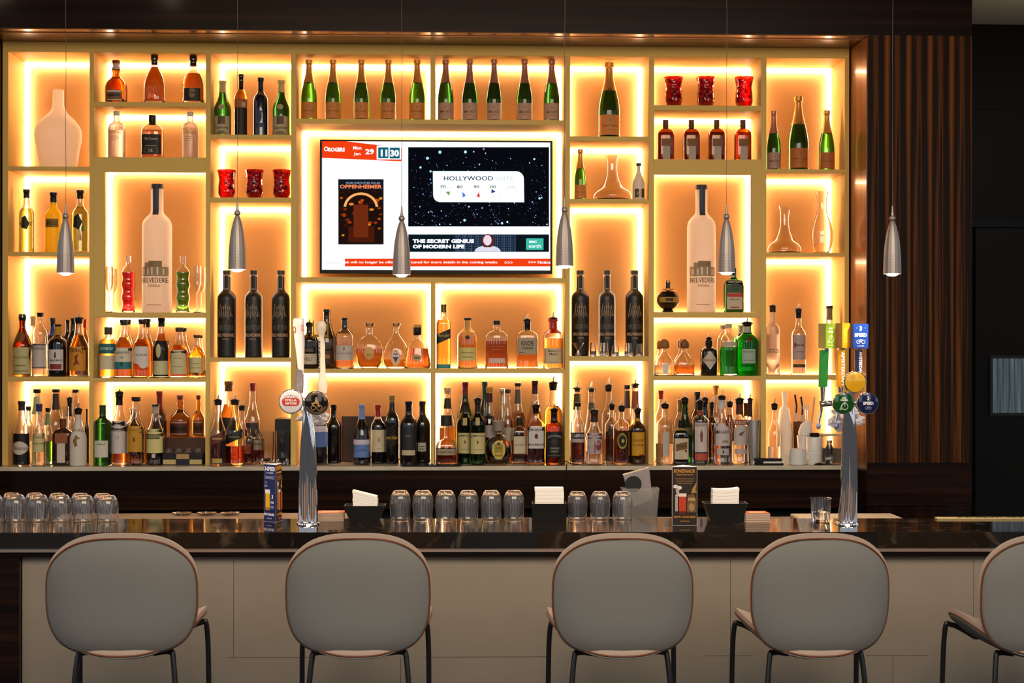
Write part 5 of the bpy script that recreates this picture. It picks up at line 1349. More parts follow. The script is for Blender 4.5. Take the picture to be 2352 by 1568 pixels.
for i, x in enumerate((919.5, 971.5, 1023.5, 1075.5, 1128, 1180)):
    tumbler('upturned clear tumbler of the middle group, %s from the left' % NUM[i], x, 1194.5, 1126, 50, 'upturned tumblers in the middle')
for i, x in enumerate((1326, 1378, 1429)):
    tumbler('upturned clear tumbler right of the napkin box, %s from the left' % NUM[i], x, 1194.5, 1128, 48, 'upturned tumblers on the right')
# yellow service mat under the middle group
def bar_item(name, label, cat, px, py, rz=0):
    return thing(name, label, cat, onbar(px, py), BARANG + rz)
# bowls / boxes with napkins
def stack_mesh(w, d, h, n, curl=0, slant=0):
    bm = bmesh.new()
    for i in range(n):
        z0, z1 = h * i / n, h * (i + .95) / n
        j = rnd.uniform(-.0015, .0015)
        g0 = len(bm.verts)
        box(bm, -w + j, w + j, -d, d, z0, z1)
    bmesh.ops.subdivide_edges(bm, edges=[e for e in bm.edges if abs(e.verts[0].co.x - e.verts[1].co.x) > w], cuts=5)
    for v in bm.verts:
        v.co.z += curl * (v.co.x / w) ** 2 + slant * v.co.x
    return bm
def napkins(label_b, label_n, x0, x1, xt0, xt1, ytop, ybase, yt, slant=0, curl=0, boxy=False, mat_='black'):
    p = onbar((x0 + x1) / 2, ybase)
    k = pxm(p.y); H = bz(p, 0, ytop)
    w0, w1 = (xt1 - xt0) / 2 * k, (x1 - x0) / 2 * k      # base and rim half widths
    t = thing('napkin_box' if boxy else 'napkin_bowl', label_b, 'napkin holder', p, BARANG)
    bm = bmesh.new(); d = .045
    def ring(a, b, z):
        return [bm.verts.new((sx * a, sy * b, z)) for sx, sy in ((-1, -1), (1, -1), (1, 1), (-1, 1))]
    rs = [ring(w0, d * .75, 0), ring(w1, d, H), ring(w1 - .003, d - .003, H), ring(w0 - .002, d * .75 - .003, .004)]
    for a, b in zip(rs, rs[1:]):
        for i in range(4): bm.faces.new((a[i], a[(i + 1) % 4], b[(i + 1) % 4], b[i]))
    bm.faces.new(rs[0][::-1]); bm.faces.new(rs[-1])
    obj('bowl', bm, mat_, t, 0)
    lift = .0055 + abs(slant) * min(w0, w1) * .84
    h = bz(p, 0, yt) - .006 - lift * .6
    n = thing('napkin_stack', label_n, 'napkins', p + Vector((0, 0, lift)), BARANG)
    bm = stack_mesh(min(w0, w1) * .84, d * .60, h, 9, curl, slant)
    obj('napkins', bm, 'white_cloth', n, 0)
napkins('black tapered bowl of napkins left of the middle tumblers', 'stack of white napkins fanned to the right in the left black bowl', 792, 886, 806, 872, 1161, 1196, 1134, -.25, 0)
napkins('square black box of napkins between the two tumbler groups', 'thick stack of white napkins in the square black box', 1222, 1300, 1222, 1300, 1157, 1196, 1119, 0, .0, True)
napkins('black tapered bowl of napkins right of the dark beer card', 'stack of white napkins curling upward in the right black bowl', 1615, 1715, 1632, 1704, 1158, 1196, 1124, .04, .004)
# coaster stacks
def coasters(label, x0, x1, ytop, yb, n):
    p = onbar((x0 + x1) / 2, yb)
    k = pxm(p.y)
    t = thing('coaster_stack', label, 'coasters', p, BARANG + .06)
    w = (x1 - x0) / 2 * k; H = bz(p, 0, ytop)
    bm = bmesh.new()
    for i in range(n):
        box(bm, -w * .96, w * .96, -w * .8, w * .8, H * i / n, H * (i + .85) / n, bev=.0004)
    obj('board_stack', bm, pm('pale_card_edge', '#b9a08c', .8), t, 0)
    A = Art(lambda x, y, l: Vector((x, y, H + .0004 + l * .0002)))
    A.rect(-w * .95, w * .95, -w * .78, w * .78, '#c8683c'); A.rect(-w * .6, w * .6, -w * .4, w * .4, '#d8a080')
    A.done('print', t)
coasters('stack of card coasters with orange tops beside the left tap column', 726, 792, 1177, 1194, 7)
coasters('low stack of card coasters with orange tops right of the right napkin bowl', 1706, 1765, 1181, 1197, 4)
# upright tumbler half full
p = onbar(1885, 1197)
k = pxm(p.y); H = bz(p, 0, 1148)
t = thing('water_glass', 'upright clear water glass left of the right tap column', 'drinking glass', p)
bm = bmesh.new(); r = 24.5 * k
lathe(bm, [(1e-4, 0), (r * .80, 0), (r * .84, .004), (r, H), (r - .0018, H), (r * .80, .010), (1e-4, .009)], 30, closed=False)
obj('glass', bm, 'clear', t)
bm = bmesh.new(); lathe(bm, [(r * .79 - .001, .0105), (r * .89 - .0014, H * .42)], 28); obj('water', bm, 'water', t)
# clear bin with the steel scoop
p = Vector((P(1469, 1190, 6.12).x, 6.12, .970))
k = pxm(p.y); H = bz(p, 0, 1123)
t = thing('plastic_bin', 'clear plastic bin right of the right tumblers, holding a steel scoop', 'container', p, 0)
w0, w1 = 36 * k, 43 * k; d = .035
bm = bmesh.new()
rs = []
for a, b, z in ((w0, d * .85, 0), (w1, d, H), (w1 - .003, d - .003, H), (w0 - .003, d * .85 - .003, .004)):
    rs.append([bm.verts.new((sx * a, sy * b, z)) for sx, sy in ((-1, -1), (1, -1), (1, 1), (-1, 1))])
for a, b in zip(rs, rs[1:]):
    for i in range(4): bm.faces.new((a[i], a[(i + 1) % 4], b[(i + 1) % 4], b[i]))
bm.faces.new(rs[0][::-1]); bm.faces.new(rs[-1])
obj('bin', bm, pm('hazy_clear_plastic', (.86, .85, .82), .18, 0, .85), t, 0)
s = thing('ice_scoop', 'steel scoop with black round grip standing in the clear bin', 'scoop', p + Vector((0, 0, .006)), 0)
zt_ = bz(p, 0, 1078)
bm = bmesh.new()
Q = lambda px, py, y=0: Vector(((px - 1469) * k, y, bz(p, 0, py) - .006))
pts = [Q(1430, 1092), Q(1490, 1075), Q(1498, 1148), Q(1452, 1168)]
vs = [bm.verts.new(v + Vector((0, -.014, 0))) for v in pts] + [bm.verts.new(v + Vector((0, .018, 0))) for v in pts]
bm.faces.new(vs[:4]); bm.faces.new(vs[4:][::-1])
for i in range(4): bm.faces.new((vs[i], vs[i + 4], vs[(i + 1) % 4 + 4], vs[(i + 1) % 4]))
bmesh.ops.bevel(bm, geom=list(bm.edges), offset=.002, segments=2, affect='EDGES')
obj('scoop_body', bm, 'steel', s)
bm = bmesh.new(); c = Q(1453, 1113)
tube(bm, [c + Vector((0, -.0145, 0)), c + Vector((0, -.025, 0))], 19 * k, 26)
obj('grip', bm, pm('black_rubber_disc', '#11140f', .4), s)

# three sided beer cards
def tent(label, faces, ang, px, py, ytop, side):
    p = onbar(px, py)
    H = bz(p, 0, ytop)
    t = thing('table_card', label, 'table card', p, ang)
    r = side / math.sqrt(3)
    bm = bmesh.new()
    pts = [(r * math.sin(a), -r * math.cos(a)) for a in (math.pi / 3, -math.pi / 3, math.pi)]   # face 0 looks to -Y
    inn = [(x * .985, y * .985) for x, y in pts]
    a_ = [bm.verts.new((x, y, 0)) for x, y in pts]; b_ = [bm.verts.new((x, y, H)) for x, y in pts]
    for i in range(3): bm.faces.new((a_[i], a_[(i + 1) % 3], b_[(i + 1) % 3], b_[i]))
    bm.faces.new(b_[::-1]); bm.faces.new(a_)
    bmesh.ops.recalc_face_normals(bm, faces=bm.faces)
    obj('card', bm, pm('white_card', '#e8e0dc', .5), t, 0)
    for i, fn in enumerate(faces):
        # i-th panel turned about the vertical
        th = (0, 2 * math.pi / 3, -2 * math.pi / 3)[i]
        ca, sa = math.cos(th), math.sin(th)
        ap = r * .5
        A = Art(lambda x, y, l: Vector((x * ca + (ap + .0004 + l * .00025) * sa, x * sa - (ap + .0004 + l * .00025) * ca, y)))
        fn(A, side, H)
        A.done('printed_panel', t)
def panel_speed(A, s, H):
    h = s / 2
    A.rect(-h * .98, h * .98, .001, H - .001, '#1c2458')
    A.text('3-SPEED', 0, H * .92, H * .075, '#e4e2ee', w=s * .86, bold=.05); A.text('LAGER', 0, H * .85, H * .025, '#e4e2ee', w=s * .6)
    for j in range(3): A.rect(-h * (.8 - .05 * (j % 2)), h * (.8 - .05 * (j % 2)), H * (.785 - .02 * j), H * (.793 - .02 * j), '#a8aad0')
    A.text('3', -h * .6, H * .68, H * .045, '#c8cae8', bold=.02); A.text('SPEED', -h * .6, H * .62, H * .025, '#c8cae8', w=s * .25)
    A.rect(-h * .66, h * .06, H * .22, H * .50, '#e0b010'); A.rect(-h * .70, h * .10, H * .49, H * .56, '#e8e4dc'); A.rect(-h * .66, h * .06, H * .20, H * .25, '#a87c18')
    A.rect(h * .16, h * .86, H * .20, H * .52, '#252f6c')
    A.text('3', h * .5, H * .44, H * .07, '#e4e2ee', bold=.03); A.text('SPEED', h * .5, H * .34, H * .035, '#e4e2ee', w=s * .28, bold=.03)
    A.ring(h * .36, H * .26, h * .08, h * .13, '#c8cae8', 12); A.ring(h * .66, H * .26, h * .08, h * .13, '#c8cae8', 12)
    A.text('NOW AVAILABLE', 0, H * .13, H * .045, '#e4e2ee', w=s * .86, bold=.05); A.text('AMSTERDAM', 0, H * .06, H * .02, '#c8cae8', w=s * .4)
def panel_bone(A, s, H):
    h = s / 2; G = '#c08428'
    A.rect(-h * .98, h * .98, .001, H - .001, '#1c0d06')
    A.text('BONESHAKER', 0, H * .925, H * .06, G, w=s * .84, bold=.02); A.text('Unfiltered India Pale Ale', 0, H * .865, H * .03, G, w=s * .66)
    for j in range(4): A.rect(-h * (.78 - .06 * j), h * (.78 - .06 * j), H * (.795 - .028 * j), H * (.805 - .028 * j), '#8a5c20')
    A.ell(-h * .72, H * .66, h * .2, H * .032, '#d8cfc8', 14); A.ell(-h * .42, H * .64, h * .2, H * .032, '#d8cfc8', 14)
    A.poly([(-h * .72, H * .62), (-h * .42, H * .62), (-h * .46, H * .50), (-h * .64, H * .50)], '#b0a098')
    A.rect(-h * .74, -h * .56, H * .24, H * .52, '#c8bfb8'); A.text('BONESHAKER', -h * .65, H * .38, h * .10, '#1c0d06', w=H * .25, rot=math.pi / 2)
    A.rect(-h * .46, h * .12, H * .22, H * .50, '#b83410'); A.rect(-h * .48, h * .14, H * .49, H * .545, '#e0d2c4'); A.rect(-h * .46, h * .12, H * .18, H * .24, '#4a1408')
    A.poly([(h * .18, H * .22), (h * .9, H * .22), (h * .92, H * .42), (h * .74, H * .54), (h * .24, H * .52), (h * .2, H * .4)], '#6a4a24')
    A.rect(h * .26, h * .84, H * .42, H * .47, '#a88c5c'); A.ell(h * .55, H * .31, h * .24, H * .07, '#9a7c4c', 14)
    A.poly([(h * .6, H * .62), (h * .95, H * .74), (h * .85, H * .60), (h * .98, H * .56), (h * .5, H * .55)], '#a87c30')
    A.text('NOW AVAILABLE', 0, H * .145, H * .04, G, w=s * .86, bold=.03); A.text('AMSTERDAM', 0, H * .07, H * .022, G, w=s * .4)
def panel_orange(A, s, H):
    h = s / 2
    A.rect(-h * .98, h * .98, .001, H - .001, '#2a1828')
    A.rect(-h * .9, h * .9, H * .90, H * .97, '#d8901c'); A.rect(-h * .8, h * .8, H * .84, H * .87, '#d8901c')
    for j in range(3): A.rect(-h * .85, h * .85, H * (.79 - .03 * j), H * (.80 - .03 * j), '#c07c18')
    A.ell(-h * .5, H * .66, h * .3, H * .05, '#d8cfc8', 14); A.rect(-h * .7, -h * .35, H * .22, H * .62, '#c8b0a0')
    A.rect(-h * .3, h * .3, H * .20, H * .52, '#d86a20'); A.rect(-h * .34, h * .34, H * .51, H * .56, '#e8dccc')
    A.poly([(h * .45, H * .2), (h * .95, H * .2), (h * .95, H * .5), (h * .5, H * .54)], '#9a6424')
    A.poly([(h * .3, H * .60), (h * .95, H * .78), (h * .8, H * .62), (h * .9, H * .56)], '#c88c28')
    A.text('NOW AVAILABLE', 0, H * .13, H * .045, '#d8901c', w=s * .86, bold=.05); A.text('AMSTERDAM', 0, H * .06, H * .025, '#d8901c', w=s * .45)
kB = pxm(5.85)
tent('blue and orange three sided beer card left of the left tap column', [panel_speed, panel_orange, panel_bone], -.72, 629, 1197, 1066, 41 * kB)
tent('dark brown three sided beer card with red beer picture, right of the plastic bin', [panel_bone, panel_speed, panel_orange], -.07, 1571, 1204, 1072.5, 56 * kB)

# shallow glass dishes on the steel ledge
for i, x in enumerate((418, 475, 528)):
    p = Pz(x, 1182, .978) + Vector((0, 0, .0006))
    t = thing('glass_dish', 'shallow clear cut glass dish on the steel ledge, %s from the left' % NUM[i], 'dish', p, 0, 'glass dishes on the steel ledge')
    bm = bmesh.new(); r = 24 * pxm(p.y)
    lathe(bm, [(1e-4, 0), (r * .6, 0), (r, .010), (r * .96, .0105), (r * .55, .003), (1e-4, .003)], 14, closed=False)
    obj('dish', bm, 'softclear', t, 20)

# ================================================================== tap towers
def crumple(r, seed, sx, sy, sz):
    bm = bmesh.new(); bmesh.ops.create_icosphere(bm, subdivisions=4, radius=1)
    for v in bm.verts:
        n_ = noise.noise(v.co * 2.2 + Vector((seed, 0, 0))) * .55 + noise.noise(v.co * 5 + Vector((0, seed, 0))) * .25
        v.co = Vector((v.co.x * sx, v.co.y * sy, v.co.z * sz)) * (1 + n_)
    return bm
PLASTIC = frosted('crumpled_clear_wrap', (.80, .78, .80), .5)
def disc_y(r0, r1, y0, y1, seg=36):
    """disc facing -Y as a lathe turned on its side"""
    bm = bmesh.new(); lathe(bm, [(r0, y0), (r1, (y0 + y1) / 2), (r0, y1)], seg)
    bmesh.ops.rotate(bm, verts=bm.verts, cent=(0, 0, 0), matrix=Matrix.Rotation(R(90), 3, 'X'))
    return bm
def badge(t, Q, px, py, r, face, art, ydep=-.075):
    """round illuminated medallion on an arm of the tower"""
    c = Q(px, py, ydep)
    k = pxm(t.location.y); r *= k
    bm = disc_y(r * .97, r, 0, .016)
    for v in bm.verts: v.co += c
    o = obj('badge', bm, 'chrome', t)
    bm = bmesh.new(); lathe(bm, [(r * .92, 0), (r * .90, .003), (r * .6, .0055), (.0005, .0065)], 32, closed=False)
    bmesh.ops.rotate(bm, verts=bm.verts, cent=(0, 0, 0), matrix=Matrix.Rotation(R(90), 3, 'X'))
    for v in bm.verts: v.co += c + Vector((0, -.0165, 0))
    obj('badge_face', bm, face, o)
    dome = lambda x, y: .0066 - .0040 * min(1, (x * x + y * y)) ** 1.0
    A = Art(lambda x, y, l: c + Vector((x * r, -.0175 - dome(x, y) - l * .0002, y * r)))
    art(A)
    A.done('badge_print', o)
    bm = bmesh.new(); tube(bm, [c + Vector((0, .002, 0)), c + Vector((0, .035, 0))], .012, 14)
    obj('badge_stem', bm, 'chrome', t)
def bike(A, x, y, s, c):
    A.ring(x - s, y, s * .62, s * .8, c, 16); A.ring(x + s, y, s * .62, s * .8, c, 16)
    A.rect(x - s, x + .1 * s, y - s * .08, y + s * .08, c); A.rect(x - s * .5, x + s * .6, y + s * .75, y + s * .9, c)
    A.rect(x - .6 * s, x + .2 * s, y + .35 * s, y + .47 * s, c, rot=-1.0); A.rect(x - .2 * s, x + .8 * s, y + .35 * s, y + .47 * s, c, rot=1.0); A.rect(x + .3 * s, x + 1.1 * s, y + .4 * s, y + .5 * s, c, rot=-1.2)
def penny(A, x, y, s, c):
    A.ring(x, y, s * .85, s, c, 22); A.ring(x - s * 1.25, y - s * .75, s * .18, s * .3, c, 12)
    A.rect(x - s * .06, x + s * .06, y, y + s * 1.15, c); A.rect(x - s * .5, x + s * .3, y + s * 1.1, y + s * 1.22, c)
    A.rect(x - s * 1.1, x - s * .95, y - s * .6, y + s * .9, c, rot=-.35)
def seat_map(px0, py0, t):
    p = t.location
    return lambda px, py, y=0: P(px, py, p.y + y) - p
def tower(label, bx, by, spec):
    p = onbar(bx, by)
    t = thing('beer_tap_tower', label, 'beer tap', p)
    return t, seat_map(bx, by, t)

# left tower
t, Q = tower('chrome twin column beer tower with white handles, left on the bar', 706, 1203, None)
k = pxm(t.location.y)
bm = bmesh.new()
tube(bm, curve_pts([Q(699, 1203), Q(699, 1120), Q(702, 1020), Q(706, 945), Q(706, 930)], 6), [14.5 * k - 5.5 * k * i / 24 for i in range(25)], 22)
obj('column', bm, 'chrome', t)
bm = bmesh.new()
tube(bm, curve_pts([Q(718, 1203, -.008), Q(717, 1120, -.008), Q(714, 1020, -.006), Q(708, 950, -.004), Q(704, 925, 0)], 6), [13.5 * k - 4.5 * k * i / 24 for i in range(25)], 22)
obj('column', bm, 'chrome', t)
bm = bmesh.new(); lathe(bm, [(27 * k, 0), (26 * k, .006), (22 * k, .010)], 30)
for v in bm.verts: v.co.x += .004
obj('base', bm, 'chrome', t)
bm = bmesh.new()
tube(bm, [Q(676, 918, -.03), Q(700, 922, -.01), Q(722, 921, -.03)], 8 * k, 14)
tube(bm, [Q(700, 922, 0), Q(700, 922, .05)], 8 * k, 14)
obj('crossbar', bm, 'chrome', t)
def a_stella(A):
    A.poly([(-.72, .06), (-.62, .24), (-.36, .30), (.36, .30), (.62, .24), (.72, .06), (.66, -.22), (.5, -.34), (-.5, -.34), (-.66, -.22)], '#c8321c')
    A.text('STELLA', 0, .12, .20, '#f0e8e4', w=.95, bold=.05); A.text('ARTOIS', 0, -.14, .20, '#f0e8e4', w=.95, bold=.05)
    for s in (-1, 1): A.ring(s * .22, .40, .10, .14, '#8a8078', 14); A.ring(s * .45, .36, .06, .09, '#b06858', 10)
    A.ell(0, .50, .07, .07, '#8a8078', 12)
badge(t, Q, 669.5, 921.5, 28, pm('white_badge', '#e6dede', .15, coat=.5), a_stella)
def a_bone(A):
    G = '#b08a50'
    A.ring(0, 0, .70, .86, '#7a5c30', 30, .25, math.pi - .25); A.ring(0, 0, .70, .86, '#5a4424', 30, math.pi + .35, 2 * math.pi - .35)
    for j, ch in enumerate('BONESHAKER'):
        a = 2.55 - j * .215
        A.text(ch, .78 * math.cos(a), .78 * math.sin(a), .12, '#1a1008', rot=a - math.pi / 2, bold=.03)
    A.ell(.02, .42, .07, .08, G, 12); A.poly([(-.08, .32), (.12, .32), (.16, .05), (.02, -.08), (-.12, .02)], G); A.poly([(-.40, .02), (.2, .12), (.22, .0), (-.36, -.08)], G)
    A.poly([(-.36, .02), (-.26, .02), (-.12, -.25), (-.24, -.28)], G); A.poly([(.1, 0), (.22, .02), (.32, -.30), (.18, -.3)], G)
    A.ring(-.22, -.36, .16, .21, G, 18); A.ring(.26, -.36, .18, .23, G, 18)
badge(t, Q, 727.5, 925, 28, pm('black_badge', '#140e0a', .1, coat=.8), a_bone)
# handles, behind the badges
bm = bmesh.new()
def loft(bm, rows, seg=20, n=3.2):
    """rows: (centre, half width, half depth)"""
    rings = []
    for c, a, b in rows:
        rings.append([bm.verts.new((c.x + sect(a, 2 * math.pi * j / seg, n, b / a)[0], c.y + sect(a, 2 * math.pi * j / seg, n, b / a)[1], c.z)) for j in range(seg)])
    for u, v in zip(rings, rings[1:]):
        for j in range(seg): bm.faces.new((u[j], u[(j + 1) % seg], v[(j + 1) % seg], v[j]))
    bm.faces.new(rings[0][::-1]); bm.faces.new(rings[-1])
    return bm
yh = .03
hdl = obj('tap_handle', loft(bmesh.new(), [(Q(691, 862, yh), 6 * k, 5 * k), (Q(690.5, 830, yh), 8 * k, 7 * k), (Q(689, 790, yh), 11 * k, 8 * k), (Q(686, 752, yh), 13 * k, 8 * k), (Q(685.5, 735, yh), 12.5 * k, 7.5 * k), (Q(686.5, 730.5, yh), 11 * k, 6 * k)]), pm('porcelain_white', '#e2dcd8', .2, coat=.5), t)
A = Art(lambda x, y, l: Q(686, 757, yh) + Vector((x * k, -8.6 * k - l * .0003, y * k)))
A.ell(-9, 0, 3.4, 8, '#b84a20', 14); A.ell(-9, 0, 1.6, 5, '#e2dcd8', 12); A.ell(9.5, 4, 2.4, 8, '#b84a20', 14); A.ell(9.5, 4, 1, 5, '#e2dcd8', 12)
A.done('emblem', hdl)
bm = loft(bmesh.new(), [(Q(688.5, 902, yh), 8 * k, 7 * k), (Q(688, 882, yh), 9.5 * k, 8 * k), (Q(688.5, 862, yh), 9 * k, 7.5 * k), (Q(690, 842, yh), 6 * k, 5 * k)])
obj('jewelled_grip', bm, pm('sparkling_silver', '#9a949a', .25, .9, bump=2.5, bscale=500), t)
hdl = obj('tap_handle', loft(bmesh.new(), [(Q(741, 902, yh), 9.5 * k, 7 * k), (Q(741, 885, yh), 11 * k, 8 * k), (Q(740, 868, yh), 8.5 * k, 7 * k), (Q(739.5, 820, yh), 7 * k, 6 * k), (Q(739, 790, yh), 8 * k, 6 * k), (Q(738.5, 775, yh), 6 * k, 5 * k), (Q(738.5, 766, yh), 8 * k, 6 * k), (Q(738.5, 757, yh), 11.5 * k, 8 * k), (Q(738.5, 745, yh), 12 * k, 8 * k), (Q(738.5, 737, yh), 7 * k, 5 * k)], n=2.2), pm('bone_plastic', '#dccfb8', .35, coat=.2), t)
A = Art(lambda x, y, l: Q(738.5, 820, yh) + Vector((x * k, -6.4 * k - l * .0003, y * k)))
A.text('BONESHAKER', -4.8, 0, 5, '#171008', w=74, rot=-math.pi / 2, bold=.02)
A.done('lettering', hdl)
bm = bmesh.new()
for x in (-19, 14): box(bm, Q(738.5 + x, 0, yh).x, Q(738.5 + x + 2.5, 0, yh).x, yh - .004, yh + .004, Q(0, 776, yh).z, Q(0, 735, yh).z)
box(bm, Q(721, 0, yh).x, Q(753, 0, yh).x, yh + .002, yh + .007, Q(0, 773, yh).z, Q(0, 767, yh).z)
obj('brass_cage', bm, pm('brass', '#8a6a20', .3, 1), hdl)
bm = bmesh.new(); tube(bm, [Q(688, 902, yh), Q(688, 918, yh)], 5 * k, 12); tube(bm, [Q(741, 902, yh), Q(741, 920, yh)], 5 * k, 12)
tube(bm, [Q(688, 918, yh), Q(741, 920, yh)], 5 * k, 12)
obj('faucet', bm, 'chrome', t)
bm = crumple(1, 3, 30 * k, .03, 21 * k)
for v in bm.verts: v.co += Q(718, 957, .055)
obj('plastic_wrap', bm, PLASTIC, t, 0)['label'] = 'crumpled clear bag round the spouts'

# right tower
t, Q = tower('chrome twin column beer tower with three bright signs, right on the bar', 1945, 1203, None)
k = pxm(t.location.y)
bm = bmesh.new()
tube(bm, curve_pts([Q(1936, 1203), Q(1941, 1120), Q(1944, 1020), Q(1945, 945), Q(1947, 930)], 6), [12.5 * k - 4 * k * i / 24 for i in range(25)], 22)
obj('column', bm, 'chrome', t)
bm = bmesh.new()
tube(bm, curve_pts([Q(1956, 1203, -.008), Q(1958, 1120, -.008), Q(1957, 1020, -.006), Q(1954, 950, -.004), Q(1952, 920, 0)], 6), [13 * k - 4 * k * i / 24 for i in range(25)], 22)
obj('column', bm, 'chrome', t)
bm = bmesh.new(); lathe(bm, [(27 * k, 0), (26 * k, .006), (22 * k, .010)], 30)
obj('base', bm, 'chrome', t)
bm = bmesh.new()
tube(bm, [Q(1888, 928, .03), Q(1915, 925, -.01), Q(1950, 925, -.02), Q(1990, 925, -.03)], 7 * k, 14)
tube(bm, [Q(1952, 925, -.01), Q(1958, 880, -.03)], 8 * k, 14)
obj('crossbar', bm, 'chrome', t)
badge(t, Q, 1962, 877, 25.5, pm('yellow_badge', '#e0a818', .15, coat=.5), lambda A: A.text('BLONDE', 0, .22, .28, '#e8c45a', w=1.1, bold=.04))
def a_big(A):
    A.text('BIG', 0, .48, .16, '#e8efe6', w=.36, bold=.05); A.text('WHEEL', 0, .28, .16, '#e8efe6', w=.72, bold=.05); penny(A, .05, -.28, .30, '#e8efe6')
badge(t, Q, 1935.5, 925.5, 25.5, pm('green_badge', '#0f4a12', .12, coat=.7), a_big)
def a_3(A):
    A.text('3', 0, .45, .34, '#e8e8f2', bold=.03); A.text('SPEED', 0, 0, .30, '#e8e8f2', w=.95, bold=.05); bike(A, 0, -.42, .16, '#aab0d0')
badge(t, Q, 1990.5, 925.5, 25.5, pm('navy_badge', '#141c44', .12, coat=.7), a_3)
def sign_handle(hx0, hx1, hy0, hy1, rot, c1, c2, art, sx0, sx1, sy0, sy1, c3, txt, lean=0, word=None):
    cx = (hx0 + hx1) / 2
    c = Q(cx, hy1, yh); H = (hy1 - hy0) * k
    w = (hx1 - hx0) / 2 * k / (abs(math.cos(rot)) + abs(math.sin(rot)) * .8)
    h = obj('tap_handle', loft(bmesh.new(), [(Q((sx0 + sx1) / 2 - lean, sy1, yh), (sx1 - sx0) / 2 * k, 6 * k), (Q((sx0 + sx1) / 2 + lean, sy0, yh), (sx1 - sx0) / 2 * k, 6 * k)], n=4), pm('handle_' + c3.strip('#'), c3, .3, coat=.3), t)
    bm = BX(-w, w, -w * .8, w * .8, 0, H, bev=.0008)
    s = obj('sign', bm, pm('sign_' + c1.strip('#'), c1, .35, coat=.2), h)
    s.location = c; s.rotation_euler = (0, 0, rot)
    A = Art(lambda x, y, l: Vector((x * w, -w * .8 - .0004 - l * .00025, H / 2 + y * w)))
    art(A); A.done('sign_print', s)
    A = Art(lambda x, y, l: Vector((-w - .0004 - l * .00025, -x * w * .8, H / 2 + y * w)))
    A.rect(-.99, .99, -H / 2 / w * .99, H / 2 / w * .99, c2); A.done('sign_side', s)
    bm = bmesh.new(); tube(bm, [Q((sx0 + sx1) / 2 - lean, sy1, yh), Q((sx0 + sx1) / 2 - lean * 1.3, min(sy1 + 33, 921), yh)], [6 * k, 4 * k], 12)
    obj('ferrule', bm, 'chrome', h)
    bm = bmesh.new(); tube(bm, [Q(cx, hy1 + 4, yh), Q(cx, hy1, yh)], 5 * k, 10)
    obj('collar', bm, 'chrome', h)
    if txt:
        A = Art(lambda x, y, l: Q((sx0 + sx1) / 2, (sy0 + sy1) / 2, yh) + Vector((x * k, -6.6 * k - l * .0003, y * k)))
        A.text(txt, 3.5, 0, 7.5, '#ece8ea', w=(sy1 - sy0) * .92, rot=-math.pi / 2, bold=.04)
        A.done('lettering', h)
def s_green(A):
    A.text('BIG', 0, 1.15, .3, '#f0f4e0', w=.7, bold=.05); A.text('WHEEL', 0, .65, .3, '#f0f4e0', w=1.3, bold=.05); penny(A, .15, -.55, .55, '#f0f4e0'); A.rect(-.6, .6, -1.5, -1.42, '#d8e0a0')
def s_blue(A):
    A.text('3', 0, 1.0, .62, '#eceef8', bold=.04); A.text('SPEED', 0, .15, .5, '#eceef8', w=1.6, bold=.05); bike(A, 0, -.72, .32, '#eceef8'); A.text('LAGER', 0, -1.25, .14, '#eceef8', w=.9)
    for s in (-1, 1): A.ell(s * .55, 1.05, .05, .05, '#eceef8', 8)
sign_handle(1880, 1918, 742, 800, R(30), '#8ab428', '#a09048', s_green, 1881, 1902, 804, 888, '#1f7a28', None, 1.5)
sign_handle(1919, 1952, 741, 799, R(32), '#dc9412', '#a8703c', lambda A: A.rect(-.7, .7, -1.4, 1.4, '#e0a020'), 1921, 1941, 804, 888, '#dc9412', 'AMSTERDAM')
sign_handle(1955, 1991, 743, 800, 0, '#12409a', '#0c2a6a', s_blue, 1963, 1980, 804, 862, '#1c2050', 'AMSTERDAM')
bm = bmesh.new()
for x in (1885, 1924):
    tube(bm, curve_pts([Q(x, 922, yh), Q(x + 2, 940, yh + .01), Q(x - 3, 962, yh + .012), Q(x - 4, 970, yh + .012)], 4), 3.2 * k, 10)
obj('spout', bm, 'chrome', t)
bm = bmesh.new()
for x in (1880, 1921):
    c = Q(x, 978, yh + .012)
    g = bmesh.ops.create_icosphere(bm, subdivisions=2, radius=5.5 * k)
    for v in g['verts']: v.co = Vector((v.co.x, v.co.y, v.co.z * 1.4)) + c
obj('spout_cap', bm, pm('blue_spout_cap', '#7a84b8', .3), t)
bm = crumple(1, 9, 34 * k, .03, 26 * k)
for v in bm.verts: v.co += Q(1945, 962, .062)
obj('plastic_wrap', bm, PLASTIC, t, 0)['label'] = 'crumpled clear bag round the spouts'

